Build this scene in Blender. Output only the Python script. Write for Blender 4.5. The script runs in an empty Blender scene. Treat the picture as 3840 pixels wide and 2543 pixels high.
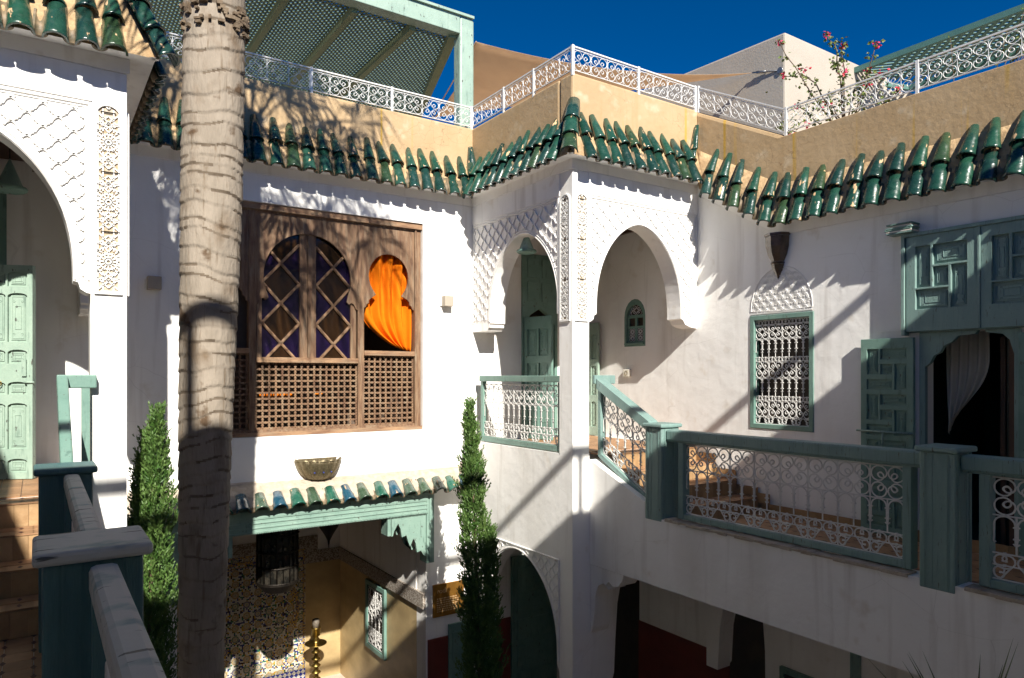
import bpy, bmesh, math, random
from mathutils import Vector, Matrix
from mathutils.geometry import tessellate_polygon
rnd = random.Random(11)
PI = math.pi
S = bpy.context.scene
C = S.collection
# ---------------------------------------------------------------- camera, sky, sun, exposure
# x runs along the back wall, y towards it, z is measured from eye height (ground at -5.66)
cam = bpy.data.cameras.new('camera'); camo = bpy.data.objects.new('camera', cam); C.objects.link(camo)
cam.sensor_width = 36; cam.lens = 24.78; cam.shift_y = 0.0363; cam.clip_end = 500; cam.clip_start = 0.05
camo.location = (0, 0, 0); camo.rotation_euler = (math.radians(90), 0, math.radians(-34))
S.camera = camo
LX, LY, LZ = 0.268, 1.0, -0.75                       # direction the sunlight travels
elev = math.atan2(-LZ, math.hypot(LX, LY)); azim = math.atan2(-LX, -LY)
w = bpy.data.worlds.new('World'); S.world = w; w.use_nodes = True
nt = w.node_tree; sky = nt.nodes.new('ShaderNodeTexSky'); sky.sky_type = 'NISHITA'; sky.sun_disc = False
sky.sun_elevation = elev; sky.sun_rotation = azim; sky.altitude = 2500; sky.air_density = 0.3
sky.dust_density = 1.0; sky.ozone_density = 1.6
hs = nt.nodes.new('ShaderNodeHueSaturation'); hs.inputs['Saturation'].default_value = 1.8; nt.links.new(sky.outputs[0], hs.inputs['Color'])
nt.links.new(hs.outputs[0], nt.nodes['Background'].inputs[0]); nt.nodes['Background'].inputs[1].default_value = 0.085
sl = bpy.data.lights.new('sun', 'SUN'); sl.energy = 3.3; sl.angle = math.radians(0.55); sl.color = (1, 0.95, 0.86)
so = bpy.data.objects.new('sun', sl); C.objects.link(so)
so.rotation_euler = Vector((LX, LY, LZ)).to_track_quat('-Z', 'Y').to_euler()
S.view_settings.view_transform = 'Standard'; S.view_settings.look = 'None'; S.view_settings.exposure = 1.52
S.view_settings.gamma = 1; S.view_settings.use_curve_mapping = False
S.render.engine = 'CYCLES'
try:
    S.cycles.max_bounces = 12; S.cycles.diffuse_bounces = 9; S.cycles.glossy_bounces = 3; S.cycles.transparent_max_bounces = 8
except Exception: pass

# ---------------------------------------------------------------- materials
MATS = {}
def mat(name, col, col2=None, scale=4, rough=0.6, bump=0.0, bscale=30, metal=0, spec=0.5, var=0, stretch=(1, 1, 1), lo=.35, hi=.65, extra=None, detail=5, coat=0):
    m = bpy.data.materials.new(name); m.use_nodes = True; n = m.node_tree; N = n.nodes; L = n.links
    b = N['Principled BSDF']; b.inputs['Roughness'].default_value = rough; b.inputs['Metallic'].default_value = metal
    b.inputs['Specular IOR Level'].default_value = spec
    if coat: b.inputs['Coat Weight'].default_value = coat; b.inputs['Coat Roughness'].default_value = .05
    tc = N.new('ShaderNodeTexCoord'); mp = N.new('ShaderNodeMapping'); mp.inputs['Scale'].default_value = stretch
    L.new(tc.outputs['Object'], mp.inputs[0]); vec = mp.outputs[0]
    if var or col2:
        oi = N.new('ShaderNodeObjectInfo')
        add = N.new('ShaderNodeVectorMath'); add.operation = 'ADD'
        mul = N.new('ShaderNodeMath'); mul.operation = 'MULTIPLY'; mul.inputs[1].default_value = 37
        L.new(oi.outputs['Random'], mul.inputs[0]); L.new(mp.outputs[0], add.inputs[0]); L.new(mul.outputs[0], add.inputs[1]); vec = add.outputs[0]
    out = None
    if col2:
        t = N.new('ShaderNodeTexNoise'); t.inputs['Scale'].default_value = scale; t.inputs['Detail'].default_value = detail; t.inputs['Roughness'].default_value = .65
        L.new(vec, t.inputs['Vector'])
        r = N.new('ShaderNodeValToRGB'); r.color_ramp.elements[0].position = lo; r.color_ramp.elements[1].position = hi
        r.color_ramp.elements[0].color = (*col, 1); r.color_ramp.elements[1].color = (*col2, 1)
        L.new(t.outputs[0], r.inputs[0]); out = r.outputs[0]
    else:
        c = N.new('ShaderNodeRGB'); c.outputs[0].default_value = (*col, 1); out = c.outputs[0]
    if var:
        h = N.new('ShaderNodeHueSaturation'); L.new(out, h.inputs['Color'])
        mr = N.new('ShaderNodeMapRange'); mr.inputs['To Min'].default_value = 1 - var; mr.inputs['To Max'].default_value = 1 + var
        L.new(oi.outputs['Random'], mr.inputs['Value']); L.new(mr.outputs[0], h.inputs['Value']); out = h.outputs[0]
    ctx = dict(n=n, N=N, L=L, vec=vec, b=b, tc=tc)
    if extra: out = extra(ctx, out)
    L.new(out, b.inputs['Base Color'])
    if bump:
        t2 = N.new('ShaderNodeTexNoise'); t2.inputs['Scale'].default_value = bscale; t2.inputs['Detail'].default_value = 6
        L.new(vec, t2.inputs['Vector']); bp = N.new('ShaderNodeBump'); bp.inputs['Strength'].default_value = 1; bp.inputs['Distance'].default_value = bump
        L.new(t2.outputs[0], bp.inputs['Height']); L.new(bp.outputs[0], b.inputs['Normal'])
    MATS[name] = m; return m
def mixn(c, fac, a, b_, mode='MIX'):
    x = c['N'].new('ShaderNodeMix'); x.data_type = 'RGBA'; x.blend_type = mode
    if isinstance(fac, (int, float)): x.inputs[0].default_value = fac
    else: c['L'].new(fac, x.inputs[0])
    for i, s in ((6, a), (7, b_)):
        if isinstance(s, tuple): x.inputs[i].default_value = (*s, 1)
        else: c['L'].new(s, x.inputs[i])
    return x.outputs[2]
def noisemask(c, scale, lo, hi, stretch=None, detail=4):
    v = c['vec']
    if stretch:
        mp = c['N'].new('ShaderNodeMapping'); mp.inputs['Scale'].default_value = stretch; c['L'].new(v, mp.inputs[0]); v = mp.outputs[0]
    t = c['N'].new('ShaderNodeTexNoise'); t.inputs['Scale'].default_value = scale; t.inputs['Detail'].default_value = detail
    c['L'].new(v, t.inputs['Vector'])
    r = c['N'].new('ShaderNodeMapRange'); r.inputs['From Min'].default_value = lo; r.inputs['From Max'].default_value = hi
    c['L'].new(t.outputs[0], r.inputs['Value']); return r.outputs[0]
def cracks(c, out, scale, width, col, amt):
    t0 = c['N'].new('ShaderNodeTexNoise'); t0.inputs['Scale'].default_value = scale * 1.3; c['L'].new(c['vec'], t0.inputs['Vector'])
    a = c['N'].new('ShaderNodeVectorMath'); a.operation = 'MULTIPLY_ADD'; a.inputs[1].default_value = (.12, .12, .12)
    c['L'].new(t0.outputs['Color'], a.inputs[0]); c['L'].new(c['vec'], a.inputs[2])
    v = c['N'].new('ShaderNodeTexVoronoi'); v.feature = 'DISTANCE_TO_EDGE'; v.inputs['Scale'].default_value = scale; c['L'].new(a.outputs[0], v.inputs['Vector'])
    r = c['N'].new('ShaderNodeMapRange'); r.inputs['From Min'].default_value = 0; r.inputs['From Max'].default_value = width
    r.inputs['To Min'].default_value = amt; r.inputs['To Max'].default_value = 0; c['L'].new(v.outputs[0], r.inputs['Value'])
    g = c['N'].new('ShaderNodeMath'); g.operation = 'MULTIPLY'; c['L'].new(r.outputs[0], g.inputs[0]); c['L'].new(noisemask(c, 1.1, .45, .6), g.inputs[1])
    return mixn(c, g.outputs[0], out, col)
def ex_plaster(c, out):
    out = mixn(c, noisemask(c, 1.1, .52, .80, (1, 1, .25)), out, (.70, .67, .62))
    out = mixn(c, noisemask(c, 2.4, .56, .80, (3.2, 3.2, .22)), out, (.66, .63, .59))
    out = mixn(c, noisemask(c, 3.2, .64, .78), out, (.72, .67, .60))
    return cracks(c, out, 1.5, .004, (.45, .42, .38), .35)
def ex_ochre(c, out):
    out = mixn(c, noisemask(c, 1.3, .45, .75, (1, 1, .5)), out, (.42, .29, .16))
    out = mixn(c, noisemask(c, 2.2, .60, .75, (2.2, 2.2, .18)), out, (.40, .265, .12))
    out = mixn(c, noisemask(c, 5, .58, .76), out, (.53, .42, .28))
    out = mixn(c, noisemask(c, 1.6, .66, .74, (5, 5, .16), 2), out, (.47, .29, .06))
    return cracks(c, out, 6.0, .016, (.25, .16, .08), .8)
def glaze(cols, chips):
    def f(c, out):
        N, L = c['N'], c['L']
        oi = N.new('ShaderNodeObjectInfo'); r = N.new('ShaderNodeValToRGB'); r.color_ramp.interpolation = 'CONSTANT'
        e = r.color_ramp.elements
        for i, cc in enumerate(cols):
            x = e[i] if i == 0 else e.new(i / len(cols)) if i > 1 else e[1]
            if i == 1: x.position = i / len(cols)
            x.color = (*cc, 1)
        L.new(oi.outputs['Random'], r.inputs[0])
        out = mixn(c, noisemask(c, 14, .35, .7), r.outputs[0], out, 'MULTIPLY')
        m = noisemask(c, 16, chips, chips + .03, (1, .35, 1), 6)
        c['L'].new(mixn(c, m, mixn(c, noisemask(c, 20, .3, .7), (.12, .12, .12), (.42, .42, .42)), (.9, .9, .9)), c['b'].inputs['Roughness'])
        return mixn(c, m, out, (.55, .36, .20))
    return f
PL = mat('white_plaster', (.885, .87, .84), (.85, .83, .80), 1.6, .85, .009, 5, spec=.2, extra=ex_plaster)
PLC = mat('carved_plaster', (.80, .79, .77), (.74, .72, .68), 6, .85, .002, 60, spec=.2)
OC = mat('ochre_tadelakt', (.48, .345, .20), (.42, .29, .155), 2.0, .7, .005, 14, spec=.25, extra=ex_ochre)
STAIN = mat('iron_stain', (.50, .30, .06), (.60, .40, .14), 9, .7, .003, 30)
TG = mat('glazed_green', (1, 1, 1), (.5, .5, .5), 8, .3, .0028, 34, extra=glaze([(0.0123, 0.0519, 0.0357), (0.0160, 0.0666, 0.0406), (0.0111, 0.0420, 0.0320), (0.0221, 0.0759, 0.0517), (0.0111, 0.0396, 0.0307), (0.0307, 0.0635, 0.0301), (0.0135, 0.0568, 0.0381), (0.0197, 0.0574, 0.0467), (0.0172, 0.0697, 0.0455), (0.0148, 0.0574, 0.0394), (0.0135, 0.0482, 0.0394)], .645), coat=.3)
TB = mat('glazed_blue_green', (1, 1, 1), (.5, .5, .5), 8, .2, .0022, 38, extra=glaze([(.02, .08, .045), (.015, .075, .12), (.02, .11, .075), (.045, .085, .05), (.012, .06, .10), (.06, .10, .07), (.04, .06, .05)], .66), coat=.4)
MO = mat('tile_mortar', (.52, .37, .21), (.33, .22, .12), 9, .95, .014, 26, spec=.1)
MOW = mat('pale_mortar', (.50, .43, .35), (.36, .30, .23), 9, .95, .014, 26, spec=.1)
BEIGE = mat('worn_beige_render', (.66, .56, .45), (.76, .72, .66), 5, .9, .005, 20, spec=.1)
def ex_paint(c, out):
    out = mixn(c, noisemask(c, 3.5, .45, .75), out, (.80, .84, .84), 'MULTIPLY')
    out = mixn(c, noisemask(c, 9, .60, .72, (2.5, 2.5, .5)), out, (.62, .66, .66), 'MULTIPLY')
    return mixn(c, noisemask(c, 24, .665, .70, (1, 1, .6)), out, (.09, .10, .085))
GP = mat('sage_paint', (.19, .295, .245), (.225, .33, .275), 6, .5, .002, 40, extra=ex_paint)
GD = mat('teal_paint', (.18, .285, .26), (.22, .325, .30), 7, .45, .003, 50, stretch=(2.5, 2.5, .6), extra=ex_paint)
GM = mat('mid_green_paint', (.135, .245, .205), (.17, .28, .235), 5, .5, .002, 40, extra=ex_paint)
GL = mat('light_sage_paint', (.26, .355, .285), (.30, .395, .32), 5, .5, .002, 40, extra=ex_paint)
def ex_peel(c, out):
    out = mixn(c, noisemask(c, 9, .30, .48), out, (.44, .44, .41))
    return mixn(c, noisemask(c, 26, .635, .66, (1, .18, 1)), out, (.09, .09, .08))
PEEL = mat('peeling_paint', (.10, .19, .20), (.14, .24, .25), 5, .6, .0025, 30, stretch=(1, .6, 1), extra=ex_peel)
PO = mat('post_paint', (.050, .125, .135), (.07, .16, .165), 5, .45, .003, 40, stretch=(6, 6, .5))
def ex_wood(c, out):
    return mixn(c, noisemask(c, 4, .5, .75), out, (.27, .195, .125))
WD = mat('weathered_brown_wood', (.115, .056, .03), (.25, .15, .082), 5, .7, .004, 34, stretch=(5, 5, .7), extra=ex_wood)
WH = mat('weathered_brown_rail', (.17, .085, .045), (.36, .22, .12), 5, .7, .004, 34, stretch=(.7, 5, 5), extra=ex_wood)
WDK = mat('dark_wood', (.05, .022, .012), (.09, .04, .022), 5, .6, .002, 30, stretch=(1, 1, .3))
IR = mat('white_iron', (.74, .73, .70), (.62, .60, .57), 14, .5)
IG = mat('grey_iron', (.60, .59, .61), (.70, .69, .70), 14, .5)
TW = mat('pale_render', (.38, .335, .275), (.42, .37, .305), 2, .9, .003, 30, spec=.1)
def ex_sail(c, out): return out
def ex_sail2(c, out):
    N, L = c['N'], c['L']; t = N.new('ShaderNodeBsdfTranslucent'); L.new(out, t.inputs[0]); x = N.new('ShaderNodeMixShader'); x.inputs[0].default_value = .65
    o_ = [n_ for n_ in N if n_.type == 'OUTPUT_MATERIAL'][0]; L.new(c['b'].outputs[0], x.inputs[1]); L.new(t.outputs[0], x.inputs[2]); L.new(x.outputs[0], o_.inputs[0]); return out
SAIL = mat('tan_canvas', (.60, .46, .33), (.64, .50, .36), 3, .9, .001, 90, spec=.1, extra=ex_sail2)
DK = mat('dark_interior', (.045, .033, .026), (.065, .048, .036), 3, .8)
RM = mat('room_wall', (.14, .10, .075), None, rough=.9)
AMB = mat('amber_glass', (.020, .009, .003), (.03, .014, .005), 3, .08, .001, 6, spec=.6)
BLU = mat('violet_glass', (.006, .003, .018), (.012, .006, .03), 3, .08, .001, 6, spec=.6)
OR = mat('orange_curtain', (.74, .185, .004), (.62, .14, .003), 3, .8, .001, 50, spec=.1)
CW = mat('grey_curtain', (.46, .45, .40), (.54, .52, .46), 3, .9, spec=.1)
RD = mat('red_dado', (.13, .022, .014), (.17, .03, .02), 3, .6, .002, 20)
def ex_gold(c, out): return mixn(c, noisemask(c, 1.2, .4, .7, (1, 1, 2)), out, (.30, .22, .11))
GO = mat('golden_tadelakt', (.50, .37, .19), (.40, .29, .14), 2.4, .45, .003, 14, extra=ex_gold)
BR = mat('aged_brass', (.34, .24, .07), (.22, .15, .045), 10, .38, .001, 40, metal=1)
BRD = mat('pierced_brass', (.13, .10, .055), (.24, .20, .12), 40, .45, .003, 90, metal=.7)
BK = mat('blackened_metal', (.015, .012, .010), (.03, .024, .018), 20, .5, .002, 60, metal=.6)
LG = mat('lantern_glass', (.03, .026, .02), (.008, .008, .007), 7, .12, .002, 20, lo=.45, hi=.55)
COP = mat('copper_plaque', (.38, .19, .035), (.28, .13, .025), 6, .35, .001, 40, metal=.7)
CLT = mat('clay_tile', (.38, .215, .11), (.29, .155, .075), 7, .6, .003, 30, var=.18)
CLR = mat('riser_tile', (.38, .24, .12), (.29, .175, .08), 7, .6, .003, 30, var=.18)
DIA = mat('dark_inlay', (.07, .022, .018), None, rough=.6)
GR = mat('courtyard_paving', (.56, .47, .39), (.46, .38, .31), 3, .7, .003, 20)
SW = mat('switch_plastic', (.72, .68, .58), None, rough=.4)
BRN = mat('glazed_brown', (.045, .025, .014), (.12, .07, .04), 10, .28, .004, 30, coat=.3)
STEEL = mat('cable_steel', (.25, .25, .25), None, rough=.4, metal=.8)
BLP = mat('blue_pot', (.01, .02, .16), None, rough=.3)
def ex_bark(c, out):
    N, L = c['N'], c['L']
    out = mixn(c, noisemask(c, 3.0, .55, .75, (2, 2, 4)), out, (.17, .125, .085))
    out = mixn(c, noisemask(c, 44, .58, .72, (1, 1, .22)), out, (.17, .13, .09))
    out = mixn(c, noisemask(c, 6, .62, .70, (1, 1, 3)), out, (.10, .065, .04))
    return out
BARK = mat('palm_bark', (.30, .255, .205), (.225, .19, .15), 5, .9, .012, 30, stretch=(1, 1, .35), spec=.15, extra=ex_bark)
PF = mat('palm_frond_green', (.05, .09, .025), (.08, .12, .03), 4, .5)
LF = mat('cypress_green', (.05, .11, .02), (.10, .17, .038), 6, .6, var=0)
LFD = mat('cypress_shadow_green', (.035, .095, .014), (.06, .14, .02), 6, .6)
LO = mat('leaf_green', (.07, .13, .02), (.16, .17, .03), 12, .5)
FL = mat('petal_pink', (.55, .02, .10), (.5, .02, .015), 14, .6)
STM = mat('woody_stem', (.12, .08, .05), None, rough=.8)
ROOF = mat('roof_screed', (.45, .36, .28), (.38, .30, .23), 2, .9)
def zell(c, out):
    N, L = c['N'], c['L']
    def mth(op, x, y=None):
        m_ = N.new('ShaderNodeMath'); m_.operation = op
        for i, s in enumerate((x, y)):
            if s is None: continue
            if isinstance(s, (int, float)): m_.inputs[i].default_value = s
            else: L.new(s, m_.inputs[i])
        return m_.outputs[0]
    mp = N.new('ShaderNodeMapping'); mp.inputs['Rotation'].default_value = (PI / 2, 0, 0); L.new(c['tc'].outputs['Object'], mp.inputs[0])
    def vor(scale, rndm, feat='F1'):
        v = N.new('ShaderNodeTexVoronoi'); v.feature = feat; v.voronoi_dimensions = '2D'; v.inputs['Scale'].default_value = scale
        v.inputs['Randomness'].default_value = rndm; L.new(mp.outputs[0], v.inputs['Vector']); return v
    def ramp(fac, st):
        r = N.new('ShaderNodeValToRGB'); r.color_ramp.interpolation = 'CONSTANT'; e_ = r.color_ramp.elements
        for i, (p, cc) in enumerate(st):
            x = e_[i] if i < 2 else e_.new(p)
            if i == 1: x.position = p
            x.color = (*cc, 1)
        L.new(fac, r.inputs[0]); return r.outputs[0]
    W_, B_, Y_, G_, K_ = (.55, .53, .46), (.02, .035, .17), (.46, .28, .03), (.03, .15, .08), (.035, .02, .015)
    v = vor(38, .35); e = vor(38, .35, 'DISTANCE_TO_EDGE'); sp = N.new('ShaderNodeSeparateColor'); L.new(v.outputs['Color'], sp.inputs[0])
    small = ramp(sp.outputs[0], [(0, W_), (.22, B_), (.38, W_), (.55, Y_), (.66, G_), (.76, K_), (.86, W_)])
    S_ = 5.2; big = vor(S_, .0); sb = N.new('ShaderNodeVectorMath'); sb.operation = 'SUBTRACT'; L.new(mp.outputs[0], sb.inputs[0]); L.new(big.outputs['Position'], sb.inputs[1])
    xyz = N.new('ShaderNodeSeparateXYZ'); L.new(sb.outputs[0], xyz.inputs[0]); ang = mth('ARCTAN2', xyz.outputs[1], xyz.outputs[0])
    r = big.outputs['Distance']; pet = mth('GREATER_THAN', mth('COSINE', mth('MULTIPLY', ang, 12)), .1); pet2 = mth('GREATER_THAN', mth('COSINE', mth('MULTIPLY', ang, 24)), -.2)
    bc = N.new('ShaderNodeSeparateColor'); L.new(big.outputs['Color'], bc.inputs[0]); tint = ramp(bc.outputs[0], [(0, Y_), (.45, G_), (.62, B_), (.75, Y_)])
    core = mixn(c, pet, ramp(r, [(0, G_), (.06, W_), (.10, tint and Y_), (.17, W_), (.22, K_), (.30, W_)]), ramp(r, [(0, W_), (.06, K_), (.10, W_), (.17, B_), (.22, W_), (.30, Y_)]))
    ringm = mth('MULTIPLY', mth('GREATER_THAN', r, .21), mth('LESS_THAN', r, .31)); core = mixn(c, mth('MULTIPLY', ringm, pet2), core, tint)
    out = mixn(c, mth('LESS_THAN', r, .33), small, core)
    g = N.new('ShaderNodeMapRange'); g.inputs['From Max'].default_value = .07; g.inputs['To Min'].default_value = .8; g.inputs['To Max'].default_value = 0
    L.new(e.outputs['Distance'], g.inputs['Value'])
    return mixn(c, g.outputs[0], out, (.10, .09, .08))
ZE = mat('zellige_mosaic', (1, 1, 1), None, rough=.25, extra=zell)
def checks(c, out):
    N, L = c['N'], c['L']; v = N.new('ShaderNodeTexChecker'); v.inputs['Scale'].default_value = 17
    v.inputs['Color1'].default_value = (.02, .035, .25, 1); v.inputs['Color2'].default_value = (.6, .58, .52, 1)
    mp = N.new('ShaderNodeMapping'); mp.inputs['Rotation'].default_value = (0, PI / 4, 0); L.new(c['tc'].outputs['Object'], mp.inputs[0])
    L.new(mp.outputs[0], v.inputs['Vector']); return v.outputs[0]
ZB = mat('blue_check_mosaic', (1, 1, 1), None, rough=.25, extra=checks)
def frz(c, out):
    return mixn(c, noisemask(c, 45, .47, .53, (1, 1, 1), 2), out, (.17, .13, .10))
FZ = mat('carved_frieze_stucco', (.40, .36, .31), None, rough=.9, bump=.004, bscale=45, extra=frz)

# ---------------------------------------------------------------- mesh helpers
class MB:
    def __init__(s, xf=None): s.v = []; s.f = []; s.m = []; s.s = []; s.xf = xf
    def pt(s, p):
        s.v.append(s.xf(p) if s.xf else tuple(p)); return len(s.v) - 1
    def face(s, idx, mi=0, sm=False): s.f.append(idx); s.m.append(mi); s.s.append(sm)
    def hexa(s, p, mi=0):
        i = [s.pt(q) for q in p]
        for a in ((0, 1, 2, 3), (7, 6, 5, 4), (0, 4, 5, 1), (1, 5, 6, 2), (2, 6, 7, 3), (3, 7, 4, 0)): s.face([i[k] for k in a], mi)
    def box(s, x0, x1, y0, y1, z0, z1, mi=0):
        s.hexa([(x0, y0, z0), (x1, y0, z0), (x1, y1, z0), (x0, y1, z0), (x0, y0, z1), (x1, y0, z1), (x1, y1, z1), (x0, y1, z1)], mi)
    def prism(s, out, y0, y1, holes=(), mi=0):
        loops = [out] + list(holes)
        flat = [p for l in loops for p in l]
        tri = tessellate_polygon([[Vector((p[0], p[1], 0)) for p in l] for l in loops])
        a = [s.pt((p[0], y0, p[1])) for p in flat]; b = [s.pt((p[0], y1, p[1])) for p in flat]
        for t in tri: s.face([a[k] for k in t], mi); s.face([b[k] for k in reversed(t)], mi)
        o = 0
        for l in loops:
            n = len(l)
            for k in range(n): s.face([a[o + k], a[o + (k + 1) % n], b[o + (k + 1) % n], b[o + k]], mi)
            o += n
    def tube(s, pts, r, n=6, mi=0, cap=True, sm=True, r2=None):
        P = [Vector(p) for p in pts]; rings = []
        for k, p in enumerate(P):
            d = (P[min(k + 1, len(P) - 1)] - P[max(k - 1, 0)]).normalized()
            u = d.orthogonal() if k == 0 else (pu - d * pu.dot(d))
            if u.length < 1e-6: u = d.orthogonal()
            u.normalize(); pu = u; v = d.cross(u)
            rr = r if r2 is None else r + (r2 - r) * k / (len(P) - 1)
            rings.append([s.pt(p + (u * math.cos(2 * PI * j / n) + v * math.sin(2 * PI * j / n)) * rr) for j in range(n)])
        for k in range(len(rings) - 1):
            for j in range(n): s.face([rings[k][j], rings[k][(j + 1) % n], rings[k + 1][(j + 1) % n], rings[k + 1][j]], mi, sm)
        if cap: s.face(list(reversed(rings[0])), mi); s.face(rings[-1], mi)
    def bar(s, a, b, w, h, mi=0, up=(0, 0, 1)):
        a = Vector(a); b = Vector(b); d = (b - a).normalized(); x = d.cross(Vector(up)).normalized(); y = x.cross(d)
        x *= w / 2; y *= h / 2
        s.hexa([a - x - y, a + x - y, a + x + y, a - x + y, b - x - y, b + x - y, b + x + y, b - x + y], mi)
    def lathe(s, prof, c=(0, 0, 0), n=16, mi=0, sm=True):
        rings = [[s.pt((c[0] + r * math.cos(2 * PI * j / n), c[1] + r * math.sin(2 * PI * j / n), c[2] + z)) for j in range(n)] for r, z in prof]
        for k in range(len(rings) - 1):
            for j in range(n): s.face([rings[k][j], rings[k][(j + 1) % n], rings[k + 1][(j + 1) % n], rings[k + 1][j]], mi, sm)
        s.face(list(reversed(rings[0])), mi); s.face(rings[-1], mi)
    def grid(s, fn, nu, nv, mi=0, sm=True):
        I = [[s.pt(fn(i / nu, j / nv)) for j in range(nv + 1)] for i in range(nu + 1)]
        for i in range(nu):
            for j in range(nv): s.face([I[i][j], I[i + 1][j], I[i + 1][j + 1], I[i][j + 1]], mi, sm)
    def ribbon(s, pts, hw, h, y0, mi=0, top=.55):          # raised strip on an x-z plane, outwards is -y
        rows = []
        for k, p in enumerate(pts):
            q = pts[min(k + 1, len(pts) - 1)]; o = pts[max(k - 1, 0)]
            dx, dz = q[0] - o[0], q[1] - o[1]; l = math.hypot(dx, dz) or 1; nx, nz = -dz / l, dx / l
            rows.append([s.pt((p[0] + nx * a, y0 - b, p[1] + nz * a)) for a, b in ((-hw, 0), (-hw * top, h), (hw * top, h), (hw, 0))])
        for k in range(len(rows) - 1):
            for j in range(3): s.face([rows[k][j], rows[k][j + 1], rows[k + 1][j + 1], rows[k + 1][j]], mi)
    def mesh(s, name, mats, fix=True):
        me = bpy.data.meshes.new(name); me.from_pydata(s.v, [], s.f)
        for m in (mats if isinstance(mats, (list, tuple)) else [mats]): me.materials.append(m)
        me.polygons.foreach_set('material_index', s.m); me.polygons.foreach_set('use_smooth', s.s); me.update()
        if fix:
            b = bmesh.new(); b.from_mesh(me); bmesh.ops.recalc_face_normals(b, faces=b.faces[:]); b.to_mesh(me); b.free()
        return me
    def build(s, name, mats, parent=None, loc=(0, 0, 0), bev=0, kind=None, label=None, fix=True, rot=None):
        return link(name, s.mesh(name, mats, fix), parent, loc, bev, kind, label, rot)
def link(name, me, parent=None, loc=(0, 0, 0), bev=0, kind=None, label=None, rot=None, mw=None):
    o = bpy.data.objects.new(name, me); C.objects.link(o)
    if parent is not None: o.parent = parent
    if mw is None:
        mw = Matrix.Translation(loc)
        if rot: mw = mw @ Matrix.Rotation(rot[2], 4, 'Z') @ Matrix.Rotation(rot[1], 4, 'Y') @ Matrix.Rotation(rot[0], 4, 'X')
    if parent is not None and parent.type == 'EMPTY': mw = PRE[0] @ mw
    o.matrix_local = mw
    if bev:
        b = o.modifiers.new('bevel', 'BEVEL'); b.width = bev; b.segments = 2; b.limit_method = 'ANGLE'
    if kind: o['kind'] = kind
    if label: o['label'] = label
    return o
def tag(o, label, cat, group=None):
    o['label'] = label; o['category'] = cat
    if group: o['group'] = group
    return o
def thing(name, label, cat, loc=(0, 0, 0), rotz=0, group=None):
    o = bpy.data.objects.new(name, None); o.empty_display_size = .1; C.objects.link(o)
    o.location = loc; o.rotation_euler = (0, 0, rotz); return tag(o, label, cat, group)
def one(name, label, cat, mb, mats, loc=(0, 0, 0), group=None, rotz=0, bev=0):
    return tag(mb.build(name, mats, None, loc, bev, rot=(0, 0, rotz)), label, cat, group)
def XE(u0): return lambda p: (u0 + p[1], p[0], p[2])     # world coordinates of an east-wall point
# wall frames: parts are written as (along the wall, depth with -y towards the viewer, height) and turned to their wall
PRE = [Matrix.Identity(4)]
M_N = Matrix.Identity(4); M_MIR = Matrix.Diagonal((-1, 1, 1, 1))
M_E = Matrix(((0, 1, 0, 0), (1, 0, 0, 0), (0, 0, 1, 0), (0, 0, 0, 1))); M_W = Matrix(((0, -1, 0, 0), (1, 0, 0, 0), (0, 0, 1, 0), (0, 0, 0, 1)))
def frame(m): PRE[0] = m
def R(x0, z0, x1, z1): return [(x0, z0), (x1, z0), (x1, z1), (x0, z1)]
def arcoff(t): return .8 * (1 - math.sqrt(max(0, 1 - t * t))) + .2 * t ** 3
def archh(dx, hw, rise):                              # height of the arch line at distance dx from its centre
    if dx >= hw: return 0
    lo, hi = 0, 1
    for _ in range(16):
        m_ = (lo + hi) / 2
        if 1 - arcoff(m_) > dx / hw: lo = m_
        else: hi = m_
    return rise * lo
def arcpts(c, hw, z0, rise, n=18):                  # pointed arch: from left spring over the apex to right spring
    out = []
    for k in range(n + 1):
        t = math.sin(k / n * PI / 2) ** .95; out.append((c - hw + hw * arcoff(t), z0 + rise * t))
    return out + [(2 * c - x, z) for x, z in reversed(out[:-1])]
# ---------------------------------------------------------------- ironwork
def cscroll(c, Rr, ang, half, rend, T, n1=8, n2=13):
    out = []
    for sg in (1, -1):
        arc = [(c[0] + Rr * math.cos(ang + sg * half * k / n1), c[1] + Rr * math.sin(ang + sg * half * k / n1)) for k in range(n1 + 1)]
        x, z = arc[-1]; hd = ang + sg * (half + PI / 2); t = 0; dt = T / n2
        for k in range(n2):
            r = Rr + (rend - Rr) * ((k + .5) / n2) ** .55
            hd += sg * dt / 2; x += math.cos(hd) * r * dt; z += math.sin(hd) * r * dt; hd += sg * dt / 2; arc.append((x, z))
        out.append(arc)
    return list(reversed(out[1])) + out[0][1:]
def quat(cx, cz, a, b):
    L = []
    for qx in (1, -1):
        for qz in (1, -1):
            p = cscroll((qx * .5, qz * .5), .47, math.atan2(qz, qx), 1.75, .07, 6.6)
            L.append([(cx + x * a, cz + z * b) for x, z in p])
    return L
def iron(L, r, n=4): 
    mb = MB()
    for p in L: mb.tube([(q[0], 0, q[1]) for q in p], r, n, cap=False, sm=n > 4)
    return mb
def ring(cx, cz, r, n=8): return [(cx + r * math.cos(2 * PI * k / n), cz + r * math.sin(2 * PI * k / n)) for k in range(n + 1)]
def roof_cell(w, h):
    L = quat(w / 2, h / 2, w / 2 * .98, h / 2 * .98) + [[(0, -.01), (0, h + .01)]]
    m = iron(L, .0042)
    for x in (0,): 
        for z in (h * .25, h * .75): m.box(x - .009, x + .009, -.008, .008, z - .008, z + .008)
    return m.mesh('scroll_panel', IR)
ROOFC = roof_cell(.28, .26)
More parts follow.
